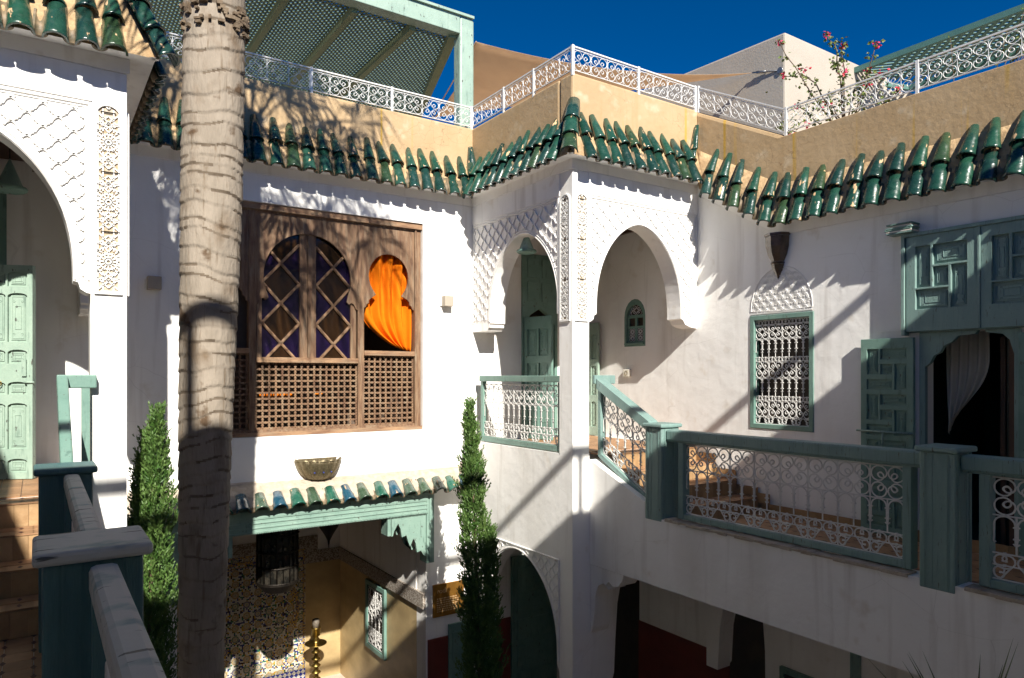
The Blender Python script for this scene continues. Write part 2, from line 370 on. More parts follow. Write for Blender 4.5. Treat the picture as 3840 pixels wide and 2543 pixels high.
def roof_rail(label, a, b, n, posts, group='white scrolled railings along the roof edge', skip=()):
    """a, b: ends at the foot of the rail"""
    a = Vector(a); b = Vector(b); d = b - a; L = math.hypot(d.x, d.y); rz = math.atan2(d.y, d.x); sl = d.z / L
    t = thing('roof_railing', label, 'railing', a, rz, group)
    for nm, z0, z1, r in (('top_rail', .328, .344, .011), ('middle_rail', .296, .302, .005), ('bottom_rail', .029, .037, .010)):
        m = MB(); m.bar((0, 0, z0), (L, 0, L * sl + z0), r * 2, z1 - z0); m.build(nm, IR, t)
    pm = MB(); pm.box(-.016, .016, -.016, .016, -.04, .345)
    pm = pm.mesh('post', IR)
    for k in posts: link('post', pm, t, (k * L, 0, k * L * sl))
    w = L / n; me = None
    for k in range(n):
        if abs(sl) > .02:
            me = ROOFC.copy()
            for v in me.vertices: v.co.z += v.co.x * sl * w / .28
        elif k == 0 or me is None: me = ROOFC
        link('scroll_panel', me, t, mw=Matrix.Translation((k * w, 0, k * w * sl + .036)) @ Matrix.Diagonal((w / .28, 1, 1, 1)))
    return t
def grille_rows(w, rows, r, nq=1):
    """one column of ironwork w wide; rows from the bottom: (kind, height)"""
    L = []; z = 0; H = sum(h for k, h in rows); col = []
    for kind, h in rows:
        L.append([(-.0, z), (w, z)])
        if kind == 'quat': L += quat(w / 2, z + h / 2, w / 2 * .97, h / 2 * .97)
        if kind == 'arch':
            for i in (0, 1):
                x0 = i * w / 2; ra = w / 4 * .9; cx = x0 + w / 4; zc = z + h - ra - .004; foot = z + h * .30
                p = [(cx - ra - .0 + .012, foot), (cx - ra + .003, foot - .012), (cx - ra - .004, foot + .004), (cx - ra, foot + .03), (cx - ra, zc)]
                arc = [(cx + ra * math.cos(PI - PI * k / 8), zc + ra * math.sin(PI - PI * k / 8)) for k in range(1, 8)]
                q = [(2 * cx - x, zz) for x, zz in reversed(p)]
                L.append(p + arc + q)
                for zc2 in (zc - .01, foot + .035): col.append((x0, zc2)); 
                L.append([(x0, z), (x0, z + h)])
        if kind == 'curl':
            for i in (0, 1):
                cx = w / 4 + i * w / 2
                sc = cscroll((0, .0), .5, -PI / 2, 1.45, .10, 5.6, 6, 12)
                L.append([(cx + x * w / 2 * .9, z + h * .40 + zz * w / 2 * .80) for x, zz in sc])
        if kind == 'zig':
            for i in (0, 1):
                x0 = 0 if i == 0 else w; x1 = w / 2; sg = 1 if i == 0 else -1
                L.append([(x0 + sg * w * .16, z + .004), (x1 - sg * w * .10, z + h * .95)])
                for (ex, up) in ((x0, 1), ):
                    q = cscroll((0, 0), .5, PI + (0 if sg > 0 else PI), 1.2, .08, 5.2, 5, 9)
                    L.append([(ex + sg * h * .42 + x * h * .75, z + h * .5 + zz * h * .8) for x, zz in q])
        z += h
    L.append([(0, z), (w, z)]); L.append([(0, 0), (0, H)])
    m = iron(L, r, 5)
    for x, zc in col: m.box(x - .019, x + .019, -r * 1.6, r * 1.6, zc - .005, zc + .005)
    for k in range(1, len(rows)):
        zz = sum(h for _, h in rows[:k])
        for x in (w * .25, w * .75): m.box(x - .008, x + .008, -r * 1.7, r * 1.7, zz - .009, zz + .009)
    return m

# ---------------------------------------------------------------- roof tiles
PANM = mat('fired_clay_edge', (.10, .085, .05), (.24, .17, .10), 14, .6, .003, 40)
def tile_mesh(name, r0, r1, L, m, th=.013, n=9, arch=PI, flip=False):
    mb = MB(); sg = -1 if flip else 1
    def P(r, k, y, dz=0):
        a = PI / 2 - arch / 2 + arch * k / n; return (r * math.cos(a), y, sg * (r * math.sin(a) - (0 if not flip else 0)) + dz)
    ys = [0, L * .08, L * .5, L]
    O = [[mb.pt(P((r0 + (r1 - r0) * y / L) + (.004 if y == 0 else 0), k, y)) for k in range(n + 1)] for y in ys]
    I = [[mb.pt(P((r0 + (r1 - r0) * y / L) - th, k, y)) for k in range(n + 1)] for y in (0, L)]
    for a in range(3):
        for k in range(n): mb.face([O[a][k], O[a][k + 1], O[a + 1][k + 1], O[a + 1][k]], 0, True)
    for k in range(n):
        mb.face([I[0][k], I[1][k], I[1][k + 1], I[0][k + 1]], 0, True)
        mb.face([O[0][k], I[0][k], I[0][k + 1], O[0][k + 1]], 0)
        mb.face([O[3][k], O[3][k + 1], I[1][k + 1], I[1][k]], 0)
    for k in (0, n): mb.face([O[0][k], O[1][k], O[2][k], O[3][k], I[1][k], I[0][k]], 0)
    return mb.mesh(name, m)
T_COV = tile_mesh('roof_tile', .092, .068, .37, TG); T_UP = tile_mesh('roof_tile_upper', .088, .040, .37, TG)
T_PAN = tile_mesh('pan_tile', .062, .050, .26, PANM, th=.018, arch=PI * .8, flip=True)
T_HIP = tile_mesh('hip_tile', .115, .085, .36, TG); T_BLU = tile_mesh('canopy_tile', .092, .070, .27, TB)
def tile_at(me, root, x, y, z, d, n, name='roof_tile', jit=.05, mw_pre=None):
    """d: up-slope direction, n: outward normal (local)"""
    d = Vector(d).normalized(); n = Vector(n).normalized(); xx = d.cross(n).normalized(); n = xx.cross(d)
    M = Matrix(((xx.x, d.x, n.x, x), (xx.y, d.y, n.y, y), (xx.z, d.z, n.z, z), (0, 0, 0, 1)))
    J = Matrix.Rotation(rnd.uniform(-jit, jit), 4, 'Z') @ Matrix.Rotation(rnd.uniform(-jit, jit), 4, 'X') @ Matrix.Rotation(rnd.uniform(-jit, jit), 4, 'Y')
    sc = rnd.uniform(.93, 1.07); return link(name, me, root, mw=M @ J @ Matrix.Diagonal((sc, rnd.uniform(.95, 1.04), sc, 1)))
E_OUT, E_H = .23, .54
def eave(root, x0, x1, zl, n, m0=0, m1=0, two=True, mort=MO, out=E_OUT, h=E_H, cov=None, blue=False, bedx=None):
    """covered tiles between local x0..x1; zl(x)=height of the lower edge; m0/m1: how far the low edge runs past the wall ends"""
    mb = MB(); N = int(abs(x1 - x0) * 16); a, b = bedx or (x0, x1)
    rows = []; lift = .022 if blue else 0
    for k in range(N + 1):
        t = k / N; xl = (a - m0) + (b + m1 - a + m0) * t; xt = a + (b - a) * t; z = zl(xl); zt = zl(xt) + h
        rows.append([mb.pt(p) for p in ((xl, -out + .03, z + .03), (xl * .7 + xt * .3, -out * .7 - rnd.uniform(0, .02), z + .02 + lift + (h - .03) * .3), (xl * .4 + xt * .6, -out * .4 - rnd.uniform(0, .022), z + .02 + lift + (h - .03) * .6), (xt, .0, zt), (xt, .05, zt), (xt, .05, zl(xt) + .03), (xt, .0, zl(xt) + .03), (xl, -out + .06, z + .012), (xl, -out + .03, z + .012))])
    for k in range(N):
        for j in range(9): mb.face([rows[k][j], rows[k][(j + 1) % 9], rows[k + 1][(j + 1) % 9], rows[k + 1][j]], 1 if j in (6, 7) else 0, j in (0, 1, 2))
    mb.face(rows[0]); mb.face(list(reversed(rows[-1])))
    mb.build('mortar_bed', [mort, PL], root)
    d = Vector((0, out, h)).normalized(); nn = Vector((0, -h, out)).normalized()
    step = (x1 - x0) / n
    for k in range(n):
        x = x0 + (k + .5) * step + rnd.uniform(-.012, .012); z = zl(x)
        p = Vector((x, -out - .01, z - .015)) + nn * .004 - d * .03
        if blue: tile_at(T_BLU, root, p.x, p.y, p.z, d, nn, 'roof_tile', .04)
        else:
            tile_at(T_COV, root, p.x, p.y, p.z, d, nn)
            q = Vector((x + rnd.uniform(-.01, .01), -out, z)) + d * rnd.uniform(.28, .31) + nn * .030
            tile_at(T_UP, root, q.x, q.y, q.z, d + Vector((0, .02, 0)), nn, jit=.07)
        x2 = x + step / 2; z2 = zl(x2)
        if k < n - 1 or m1 >= 0:
            p = Vector((x2, -out - .02, z2 - .02)) + nn * .030
            tile_at(T_PAN, root, p.x, p.y, p.z, d, nn, 'pan_tile')

# ---------------------------------------------------------------- carved plaster
RIB = [(0, 0), (.16, -.07), (.30, -.22), (.40, -.42), (.46, -.58), (.58, -.60), (.62, -.74), (.76, -.80), (.82, -.93), (1, -1)]
def sebka(mb, x0, x1, z0, z1, inside, cw, ch, y0, hw=.012, h=.012):
    nx = int((x1 - x0) / cw) + 2; nz = int((z1 - z0) / (ch / 2)) + 2
    for j in range(-1, nz + 1):
        for i in range(-1, nx + 1):
            ax = x0 + i * cw + (cw / 2 if j % 2 else 0); az = z1 - j * ch / 2 + ch * .2
            for sg in (1, -1):
                run = []
                for px, pz in RIB:
                    q = (ax + sg * px * cw / 2, az + pz * ch / 2)
                    if inside(*q): run.append(q)
                    else:
                        if len(run) > 1: mb.ribbon(run, hw, h, y0)
                        run = []
                if len(run) > 1: mb.ribbon(run, hw, h, y0)
def star_strip(root, x0, x1, z0, z1, y0, sg=1):
    """carved strip with brown recess, white strapwork and a rounded top; x0..x1 wide"""
    c = (x0 + x1) / 2; W = (x1 - x0) / 2; top = [(c + W * math.cos(a * PI / 10), z1 - W + W * math.sin(a * PI / 10)) for a in range(11)]
    outer = [(x0, z0), (x1, z0)] + top
    w2 = W - .018; inner = [(c - w2, z0 + .02), (c + w2, z0 + .02)] + [(c + w2 * math.cos(a * PI / 10), z1 - W + w2 * math.sin(a * PI / 10)) for a in range(11)]
    m = MB(); m.prism(outer, y0 - .022, y0 - .0005, [inner]); m.build('strip_frame', PLC, root)
    m = MB(); m.prism(inner, y0 - .0035, y0 - .0005, []); m.build('strip_recess', STRIP, root)
    m = MB(); y = y0 - .0035
    def clipseg(a, b):
        n = 6; run = []
        for k in range(n + 1):
            q = (a[0] + (b[0] - a[0]) * k / n, a[1] + (b[1] - a[1]) * k / n)
            zt = z1 - W + math.sqrt(max(0, w2 * w2 - (q[0] - c) ** 2)) if abs(q[0] - c) <= w2 else -99
            if abs(q[0] - c) <= w2 + .001 and z0 + .02 <= q[1] <= zt: run.append(q)
            else:
                if len(run) > 1: m.ribbon([run[0], run[-1]], .0062, .014, y, top=.75)
                run = []
        if len(run) > 1: m.ribbon([run[0], run[-1]], .0062, .014, y, top=.75)
    per = .51; zc = z0 + .02 + (z1 - z0) * .16
    while zc < z1 + .3:
        for k in range(12):
            a = k * PI / 6; ca, sa = math.cos(a), math.sin(a); a2 = a + PI / 12
            clipseg((c + .026 * ca, zc + .026 * sa), (c + .080 * ca, zc + .080 * sa))
            clipseg((c + .080 * ca, zc + .080 * sa), (c + .062 * math.cos(a2), zc + .062 * math.sin(a2)))
            a3 = a + PI / 6; clipseg((c + .062 * math.cos(a2), zc + .062 * math.sin(a2)), (c + .080 * math.cos(a3), zc + .080 * math.sin(a3)))
            clipseg((c + .03 * ca, zc + .03 * sa), (c + .03 * math.cos(a3), zc + .03 * math.sin(a3)))
            clipseg((c + .013 * ca, zc + .013 * sa), (c + .03 * math.cos(a2), zc + .03 * math.sin(a2)))
        for s2 in (1, -1):
            for k in range(8):
                zz = zc + s2 * (.105 + k * 0)
            for s3 in (1, -1):
                clipseg((c, zc + s2 * .085), (c + s3 * w2, zc + s2 * .185)); clipseg((c + s3 * w2, zc + s2 * .07), (c, zc + s2 * .17))
                clipseg((c, zc + s2 * .17), (c + s3 * w2, zc + s2 * .25)); clipseg((c + s3 * .04, zc + s2 * .09), (c + s3 * .04, zc + s2 * .255))
                clipseg((c + s3 * .078, zc + s2 * .0), (c + s3 * .078, zc + s2 * .255)); clipseg((c + s3 * w2, zc + s2 * .135), (c, zc + s2 * .225))
                clipseg((c + s3 * w2, zc + s2 * .03), (c + s3 * .06, zc + s2 * .06)); clipseg((c + s3 * w2, zc + s2 * .10), (c + s3 * .05, zc + s2 * .075))
            clipseg((c - w2, zc + s2 * .255), (c + w2, zc + s2 * .255))
            for k in range(8):
                a = k * PI / 4 + PI / 8; zz = zc + s2 * .145
                clipseg((c + .010 * math.cos(a), zz + .010 * math.sin(a)), (c + .035 * math.cos(a), zz + .035 * math.sin(a)))
        zc += per
    m.build('strapwork', PLC, root, kind='stuff')
STRIP = mat('strip_recess_brown', (.36, .26, .15), (.50, .44, .36), 12, .9)

# ---------------------------------------------------------------- joinery
def panel_leaf(root, name, w, h, cells, m, th=.045, bar=.05, label=None, loc=(0, 0, 0), rot=None, carve=True, arch=False):
    """door leaf in local x 0..w, z 0..h, front at -y; cells: recessed fields (x0,z0,x1,z1) as fractions"""
    F = MB(); holes = []
    for (a, b, c2, d) in cells:
        if arch:
            x0, x1, z0, z1 = a * w, c2 * w, b * h, d * h; k = (x1 - x0) / 2
            top = [(x0 + k + k * math.cos(t * PI / 8), z1 - k * .35 + k * .35 * math.sin(t * PI / 8)) for t in range(9)]
            holes.append([(x0, z0), (x1, z0)] + top)
        else: holes.append(R(a * w, b * h, c2 * w, d * h))
    F.prism(R(0, 0, w, h), -th, -th * .45, holes); F.box(0, w, -th * .45 + .0005, 0, 0, h)
    o = F.build(name, m, root, loc, bev=.004, label=label, rot=rot)
    for (a, b, c2, d) in cells:
        x0, x1, z0, z1 = a * w + .022, c2 * w - .022, b * h + .022, d * h - .022
        if x1 - x0 < .02 or z1 - z0 < .02: continue
        p = MB(); p.box(x0, x1, -th * .45 - .008, -th * .45 - .0005, z0, z1)
        if carve:
            cx, cz = (x0 + x1) / 2, (z0 + z1) / 2; dx, dz = (x1 - x0) / 2 - .014, (z1 - z0) / 2 - .014
            yb = -th * .45 - .008
            for f in (1, .55):
                q = [(cx - dx * f, cz - dz * f), (cx + dx * f, cz - dz * f), (cx + dx * f, cz + dz * f), (cx - dx * f, cz + dz * f), (cx - dx * f, cz - dz * f)]
                if min(dx, dz) > .015: p.ribbon(q, .0035, .005, yb)
            for sx in (-1, 1):
                for sz in (-1, 1): p.ribbon(ring(cx + sx * dx * .72, cz + sz * dz * .78, .009, 6), .003, .004, yb)
        p.build('panel', m, o)
    return o
def pinwheel(nrep, x0=.13, x1=.87, z0=.05, z1=.95, part=0, g=.018):
    """fields of a spiral-pattern shutter; each repeat is three rows high"""
    C2 = []; H = (z1 - z0) / nrep; W = x1 - x0
    for k in range(nrep):
        b = z1 - (k + 1) * H; u = W / 3; v = H / 3
        for (i0, j0, i1, j1) in ((0, 2, 2, 3), (2, 1, 3, 3), (0, 0, 1, 2), (1, 1, 2, 2), (1, 0, 3, 1)):
            C2.append((x0 + i0 * u + g, b + j0 * v + g * .6, x0 + i1 * u - g, b + j1 * v - g * .6))
    return C2
# ---------------------------------------------------------------- ground and roofs
m = MB(); m.box(-30, 30, -30, 30, -5.86, -5.66); m.build('ground', GR, kind='structure')
m = MB()
m.box(-30, 30, 9.72, 30, 2.74, 2.86); m.box(5.9, 30, 7.22, 9.71, 2.74, 2.86); m.box(-30, .38, 7.22, 9.71, 2.74, 2.86)
m.build('roof_terrace', ROOF, kind='structure')
m = MB(); m.box(8.22, 30, -12, 5.4, 1.95, 2.07); m.box(-30, -1.96, -12, 5.4, 1.95, 2.07); m.build('roof_terrace', ROOF, kind='structure')
m = MB(); m.box(-30, 30, -12, -.9, 2.6, 2.72); m.build('roof_terrace', ROOF, kind='structure')

# ---------------------------------------------------------------- back wall with the wooden window and the niche
frame(M_N)
BW = thing('courtyard_wall', 'sunlit white wall with carved wooden window above a tiled canopy and open niche', 'wall', (0, 9.41, 0))
m = MB()
m.prism([(-1.9, -5.7), (1.42, -5.7), (1.42, -1.66), (4.8, -1.66), (4.8, -5.7), (8.2, -5.7), (8.2, 2.62), (-1.9, 2.62)], 0, .3,
        [R(1.47, -.79, 4.753, 2.26), R(6.53, -1.0, 7.25, 2.0), R(-.99, -1.0, -.27, 2.0)])
m.build('plaster_wall', PL, BW)
m = MB(); m.box(.65, 5.61, -.018, .3, 2.622, 2.95); m.build('cornice_band', PL, BW)
m = MB(); m.box(.60, 5.66, -.006, .3, 2.952, 3.84); m.build('parapet', OC, BW, bev=.03)
eave(BW, .72, 5.46, lambda x: 2.72, 22, m0=0, m1=-.18, bedx=(.66, 5.60))
m = MB(); m.box(.66, 4.80, -.012, -.001, -1.62, -1.36); m.box(4.8, 5.6, -.012, -.001, -1.62, -1.32); m.build('worn_render_band', BEIGE, BW)
# lower white wall and dado on the right
m = MB(); m.box(4.83, 5.60, -.025, -.001, -5.66, -3.93); m.build('dado', RD, BW)
m = MB(); m.box(.66, 1.40, -.025, -.001, -5.66, -3.93); m.build('dado', RD, BW)
m = MB(); m.box(5.16, 5.56, -.06, -.026, -5.6, -3.75); o = m.build('shutter', GM, BW, bev=.005)
for zz in (-4.3, -4.9): 
    m = MB(); m.box(5.22, 5.50, -.075, -.0605, zz, zz + .42); m.build('panel', GM, o)
# wooden window
WY = .10
m = MB()
m.prism(R(1.47, -.79, 4.753, 2.26), WY - .03, WY + .08, [R(1.56, -.70, 2.28, 2.15), R(2.37, -.70, 3.77, 2.15), R(3.86, -.70, 4.65, 2.15)])
m.prism(R(1.53, -.76, 4.68, 2.21), WY - .05, WY - .0305, [R(1.56, -.72, 4.65, 2.17)])
win = m.build('window', WD, BW, bev=.006)
m = MB(); m.box(1.47, 4.753, WY - .075, WY - .051, 2.175, 2.255); m.box(1.47, 4.753, WY - .075, WY - .051, -.785, -.735); m.build('frame_moulding', WH, win)
for x0, x1, z in ((2.37, 3.77, .215), (3.86, 4.65, .33), (1.56, 2.28, .33)):
    m = MB(); m.box(x0, x1, WY - .045, WY + .04, z - .035, z + .035); m.build('transom_rail', WH, win, bev=.005)
def lobes(pts): return pts
# centre arch panel with scalloped feet
cx = 3.07; arc = [(cx + .60 * math.cos(math.radians(a)), 1.33 + .60 * math.sin(math.radians(a))) for a in range(205, -26, -11)]
lf = [(2.37, .93), (2.40, .945), (2.43, 1.01), (2.47, 1.03), (2.50, 1.00), (2.535, 1.04)]
rt = [(2 * cx - x, z) for x, z in reversed(lf)]
m = MB(); m.prism([(2.37, 2.15)] + lf + arc[1:-1] + rt + [(3.77, 2.15)], WY - .02, WY + .012); m.build('arch_panel', WD, win, bev=.004)
for mir in (0, 1):
    c2 = 4.245 if not mir else 2 * 3.06 - 4.245; x0, x1 = (3.86, 4.65) if not mir else (1.56, 2.28)
    arc = [(c2 + .31 * math.cos(math.radians(a)), 1.44 + .33 * math.sin(math.radians(a))) for a in range(228, -49, -12)]
    lf = [(x0, .97), (x0 + .03, .985), (x0 + .045, 1.03), (x0 + .075, 1.045), (x0 + .08, 1.09), (x0 + .13, 1.13), (c2 - .20, 1.17)]
    rt = [(x1, .97), (x1 - .03, .985), (x1 - .045, 1.03), (x1 - .075, 1.045), (x1 - .08, 1.09), (x1 - .12, 1.13), (c2 + .20, 1.17)]
    m = MB(); m.prism([(x0, 2.15)] + lf + arc[1:-1] + list(reversed(rt)) + [(x1, 2.15)], WY - .02, WY + .012); m.build('arch_panel', WD, win, bev=.004)
# casements: stiles and diamond glazing
m = MB()
for x0, x1 in ((2.955, 3.062), (3.068, 3.18), (2.385, 2.455), (3.675, 3.755)): m.box(x0, x1, WY + .0125, WY + .05, .25, 2.12)
m.build('casement_stiles', WD, win, bev=.004)
mid = {0: 2.705, 1: 3.428}
for k in (0, 1):
    c2 = mid[k]; hwid = .245
    bars = MB(); V = [(c2, 1.51), (c2, .975), (c2, .44)]; H2 = .2675
    def clipbar(a, b):
        b0 = (a[0], WY + .03, a[1]); b1 = (b[0], WY + .03, b[1]); bars.bar(b0, b1, .034, .03, up=(0, 1, 0))
        bars.bar((a[0], WY + .012, a[1]), (b[0], WY + .012, b[1]), .016, .012, up=(0, 1, 0))
    for (vx, vz) in V:
        for sx in (-1, 1):
            clipbar((vx, vz), (vx + sx * hwid, vz + H2)); clipbar((vx, vz), (vx + sx * hwid * (1 if vz > .5 else .78), max(vz - H2, .235)))
    bars.build('glazing_bar', WH, win)
    for (z, h) in ((1.2425, H2), (.7075, H2)):
        g = MB(); g.prism([(c2, z - h), (c2 + hwid, z), (c2, z + h), (c2 - hwid, z)], WY + .045, WY + .049); g.build('pane', AMB, win)
    g = MB(); g.prism([(c2, 1.51), (c2 + hwid, 1.51 + H2), (c2 + hwid, 2.1), (c2 - hwid, 2.1), (c2 - hwid, 1.51 + H2)], WY + .045, WY + .049); g.build('pane', AMB, win)
    g = MB(); g.prism([(c2, .44), (c2 - .19, .22), (c2 + .19, .22)], WY + .045, WY + .049); g.build('pane', AMB, win)
    for z in (1.51, .975, .44):
        for sx in (-1, 1):
            g = MB(); zt = z + H2; zb = z - H2 if z > .5 else z - .22
            g.prism([(c2, z), (c2 + sx * hwid, zt), (c2 + sx * hwid, zb), (c2 + sx * .19, zb)] if z < .5 else [(c2, z), (c2 + sx * hwid, zt), (c2 + sx * hwid, zb)], WY + .0445, WY + .0485); g.build('pane', BLU, win)
# turned lattice screens
def lattice(x0, x1, z0, z1, nx, nz):
    g = MB(); dx = (x1 - x0) / nx; dz = (z1 - z0) / nz; y = WY + .03
    for i in range(nx + 1):
        x = x0 + i * dx
        for j in range(nz): 
            zc = z0 + (j + .5) * dz; g.box(x - .011, x + .011, y - .011, y + .011, z0 + j * dz, z0 + (j + 1) * dz)
            g.box(x - .016, x + .016, y - .016, y + .016, zc - .006, zc + .006)
    for j in range(nz + 1):
        z = z0 + j * dz
        for i in range(nx):
            xc = x0 + (i + .5) * dx; g.box(x0 + i * dx, x0 + (i + 1) * dx, y - .012, y + .012, z - .012, z + .012)
            g.box(xc - .006, xc + .006, y - .017, y + .017, z - .016, z + .016)
    for i in range(nx + 1):
        for j in range(nz + 1):
            x = x0 + i * dx; z = z0 + j * dz; s = .021
            I = [g.pt(p) for p in ((x - s, y, z), (x, y, z - s), (x + s, y, z), (x, y, z + s), (x, y - .026, z), (x, y + .026, z))]
            for a in range(4): g.face([I[a], I[(a + 1) % 4], I[4]]); g.face([I[(a + 1) % 4], I[a], I[5]])
    g.build('lattice_screen', WD, win, kind='stuff')
lattice(2.38, 3.76, -.69, .17, 16, 11); lattice(3.87, 4.64, -.69, .285, 9, 13); lattice(1.57, 2.27, -.69, .285, 8, 13)
m = MB(); m.box(1.3, 4.8, 2.2, 2.3, -.85, 2.3); m.box(1.3, 4.8, .301, 2.2, -.9, -.85); m.box(1.3, 4.8, .301, 2.2, 2.3, 2.35); m.box(1.25, 1.3, .301, 2.3, -.9, 2.35); m.box(4.8, 4.85, .301, 2.3, -.9, 2.35)
m.build('room_behind_window', RM, BW)
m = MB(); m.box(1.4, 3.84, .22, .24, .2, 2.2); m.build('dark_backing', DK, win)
# canopy of small tiles and green lintel
eave(BW, .86, 5.42, lambda x: -1.655, 20, m0=0, m1=0, mort=MOW, out=.34, h=.28, blue=True, bedx=(.70, 5.50))
m = MB()
m.box(1.42, 4.72, -.22, -.02, -1.98, -1.70); m.box(1.42, 4.72, -.235, -.2205, -1.80, -1.70)
for z in (-1.985, -1.93, -1.87, -1.815): m.box(1.42, 4.72, -.232, -.2205, z, z + .022)
lint = m.build('lintel', GP, BW, bev=.004)
m = MB()
for k in range(150): x = 1.44 + k * .0219; m.hexa([(x, -.245, -1.99), (x + .010, -.245, -1.99), (x + .010, -.2325, -1.99), (x, -.2325, -1.99), (x + .008, -.245, -1.965), (x + .018, -.245, -1.965), (x + .018, -.2325, -1.965), (x + .008, -.2325, -1.965)])
m.build('rope_moulding', GP, lint, kind='stuff')
for sg, xa in ((1, 4.72), (-1, 1.40)):
    jx = lambda a: xa + sg * a
    m = MB()
    def bx(a, b, *r):
        p, q = sorted((jx(a), jx(b))); m.box(p, q, *r)
    bx(-.02, .10, -.23, .0, -2.72, -1.70); bx(.015, .065, -.245, -.2305, -2.70, -1.74)
    m.build('jamb', GP, BW, bev=.004)
    prof = [(-.02, -2.0), (-.02, -2.62), (-.06, -2.60), (-.10, -2.53), (-.16, -2.55), (-.18, -2.42), (-.22, -2.34), (-.27, -2.45), (-.30, -2.38), (-.33, -2.28), (-.40, -2.30), (-.42, -2.18), (-.46, -2.10), (-.52, -2.20), (-.54, -2.27), (-.56, -2.27), (-.56, -2.0)]
    m = MB(); m.prism([(jx(a), z) for a, z in prof], -.20, -.15); m.build('scalloped_corner', GP, BW, bev=.003)
    m = MB(); m.prism([(jx(a), z) for a, z in prof[3:]], -.02, .03); m.build('scalloped_corner', GP, BW, bev=.003)
    m = MB(); m.box(*sorted((jx(-.62), jx(-.57))), -.20, .03, -2.26, -2.0); m.build('pendant', GP, BW, bev=.004)
# niche room
m = MB(); m.box(4.8, 5.0, .3, 3.7, -5.7, -1.60); m.build('niche_side_wall', GO, BW)
m = MB(); m.box(1.2, 1.42, .3, 3.7, -5.7, -1.60); m.build('niche_side_wall', GO, BW)
m = MB(); m.box(1.42, 4.8, 3.56, 3.7, -5.7, -1.60); m.build('niche_back_wall', GO, BW)
m = MB(); m.box(1.42, 4.8, .30, 3.56, -1.66, -1.5); m.build('niche_ceiling', WDK, BW)
m = MB(); m.box(4.785, 4.799, .3, 3.545, -3.24, -1.66); m.box(1.421, 1.435, .3, 3.545, -3.24, -1.66); m.box(1.436, 4.784, 3.545, 3.559, -3.24, -1.66); m.build('upper_white_plaster', PL, BW)
m = MB(); m.box(4.76, 4.799, .02, 3.52, -3.47, -3.242); m.box(4.35, 4.799, 3.52, 3.559, -3.47, -3.242); m.box(4.12, 4.349, 3.52, 3.559, -3.47, -2.96)
m.box(2.2, 4.119, 3.52, 3.559, -3.18, -2.96); m.build('carved_frieze', FZ, BW)
m = MB(); m.box(2.2, 4.119, 3.535, 3.5445, -5.40, -3.18); zp = m.build('mosaic_panel', ZE, BW)
m = MB(); m.box(2.2, 4.119, 3.533, 3.5445, -5.66, -5.402); m.build('mosaic_base', ZB, BW)
m = MB()
arcz = [(3.0 + .98 * math.cos(math.radians(a)), -4.25 + .95 * math.sin(math.radians(a))) for a in range(-20, 201, 8)]
arcz = [(3.35 + .0, -5.05)] * 0 + arcz
m.ribbon(arcz, .03, .006, 3.534); m.ribbon([(3.0 + (p[0] - 3.0) * .93, -4.25 + (p[1] + 4.25) * .93) for p in arcz], .012, .006, 3.534)
m.ribbon([(4.09, -5.39), (4.09, -3.2), (2.2, -3.2)], .022, .005, 3.534)
m.build('mosaic_arch_border', mat('blue_yellow_border', (.02, .03, .12), (.5, .32, .05), 50, .3, lo=.48, hi=.52), zp)
# niche window: local frame on the side wall facing west
PRE[0] = Matrix.Translation((4.8, 0, 0)) @ M_E
m = MB(); m.prism(R(1.40, -4.70, 2.22, -3.53), -.05, -.001, [R(1.48, -4.62, 2.14, -3.61)]); nw = m.build('niche_window', GM, BW, bev=.006)
m = MB(); m.box(1.481, 2.139, -.012, -.0015, -4.62, -3.61); m.build('dark_backing', DK, nw)
for k in range(2):
    g = grille_rows(.30, [('quat', .22), ('curl', .06), ('arch', .24), ('quat', .24), ('curl', .06), ('zig', .14)], .006)
    g.build('iron_grille', IR, nw, (1.50 + k * .31, -.03, -4.60))
frame(M_N)
# doors inside the two pavilions
for u0, lab in ((6.53, None), (-.99, None)):
    m = MB(); m.prism([(u0, -1.0), (u0 + .06, -1.0), (u0 + .06, .85), (u0 + .16, 1.0), (u0 + .36, 1.12), (u0 + .56, 1.0), (u0 + .66, .85), (u0 + .66, -1.0), (u0 + .72, -1.0), (u0 + .72, 2.0), (u0, 2.0)], -.03, .06)
    d = m.build('door_frame', GM, BW, bev=.004)
    for a in (0, 1):
        for b in (0, 1):
            m = MB(); x = u0 + .10 + a * .29; z = 1.22 + b * .39; m.box(x, x + .23, -.045, -.0305, z, z + .32); m.build('panel', GM, d, bev=.006)
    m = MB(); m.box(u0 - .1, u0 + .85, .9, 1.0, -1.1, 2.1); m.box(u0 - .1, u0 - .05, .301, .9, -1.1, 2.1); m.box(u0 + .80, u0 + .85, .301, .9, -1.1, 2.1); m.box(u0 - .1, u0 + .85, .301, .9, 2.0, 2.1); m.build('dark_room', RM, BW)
panel_leaf(BW, 'door_leaf', .62, 1.95, [(.12, .08, .46, .30), (.54, .08, .88, .30), (.12, .36, .46, .62), (.54, .36, .88, .62), (.12, .68, .46, .9), (.54, .68, .88, .9)], GM, loc=(6.60, -.04, -1.0), rot=(0, 0, math.radians(-82)))
panel_leaf(BW, 'door_leaf', .36, 1.9, [(.12, .08, .46, .30), (.54, .08, .88, .30), (.12, .36, .46, .62), (.54, .36, .88, .62), (.12, .68, .46, .9), (.54, .68, .88, .9)], GL, loc=(7.86, -.04, -1.0), rot=(0, 0, math.radians(-90)), arch=True)

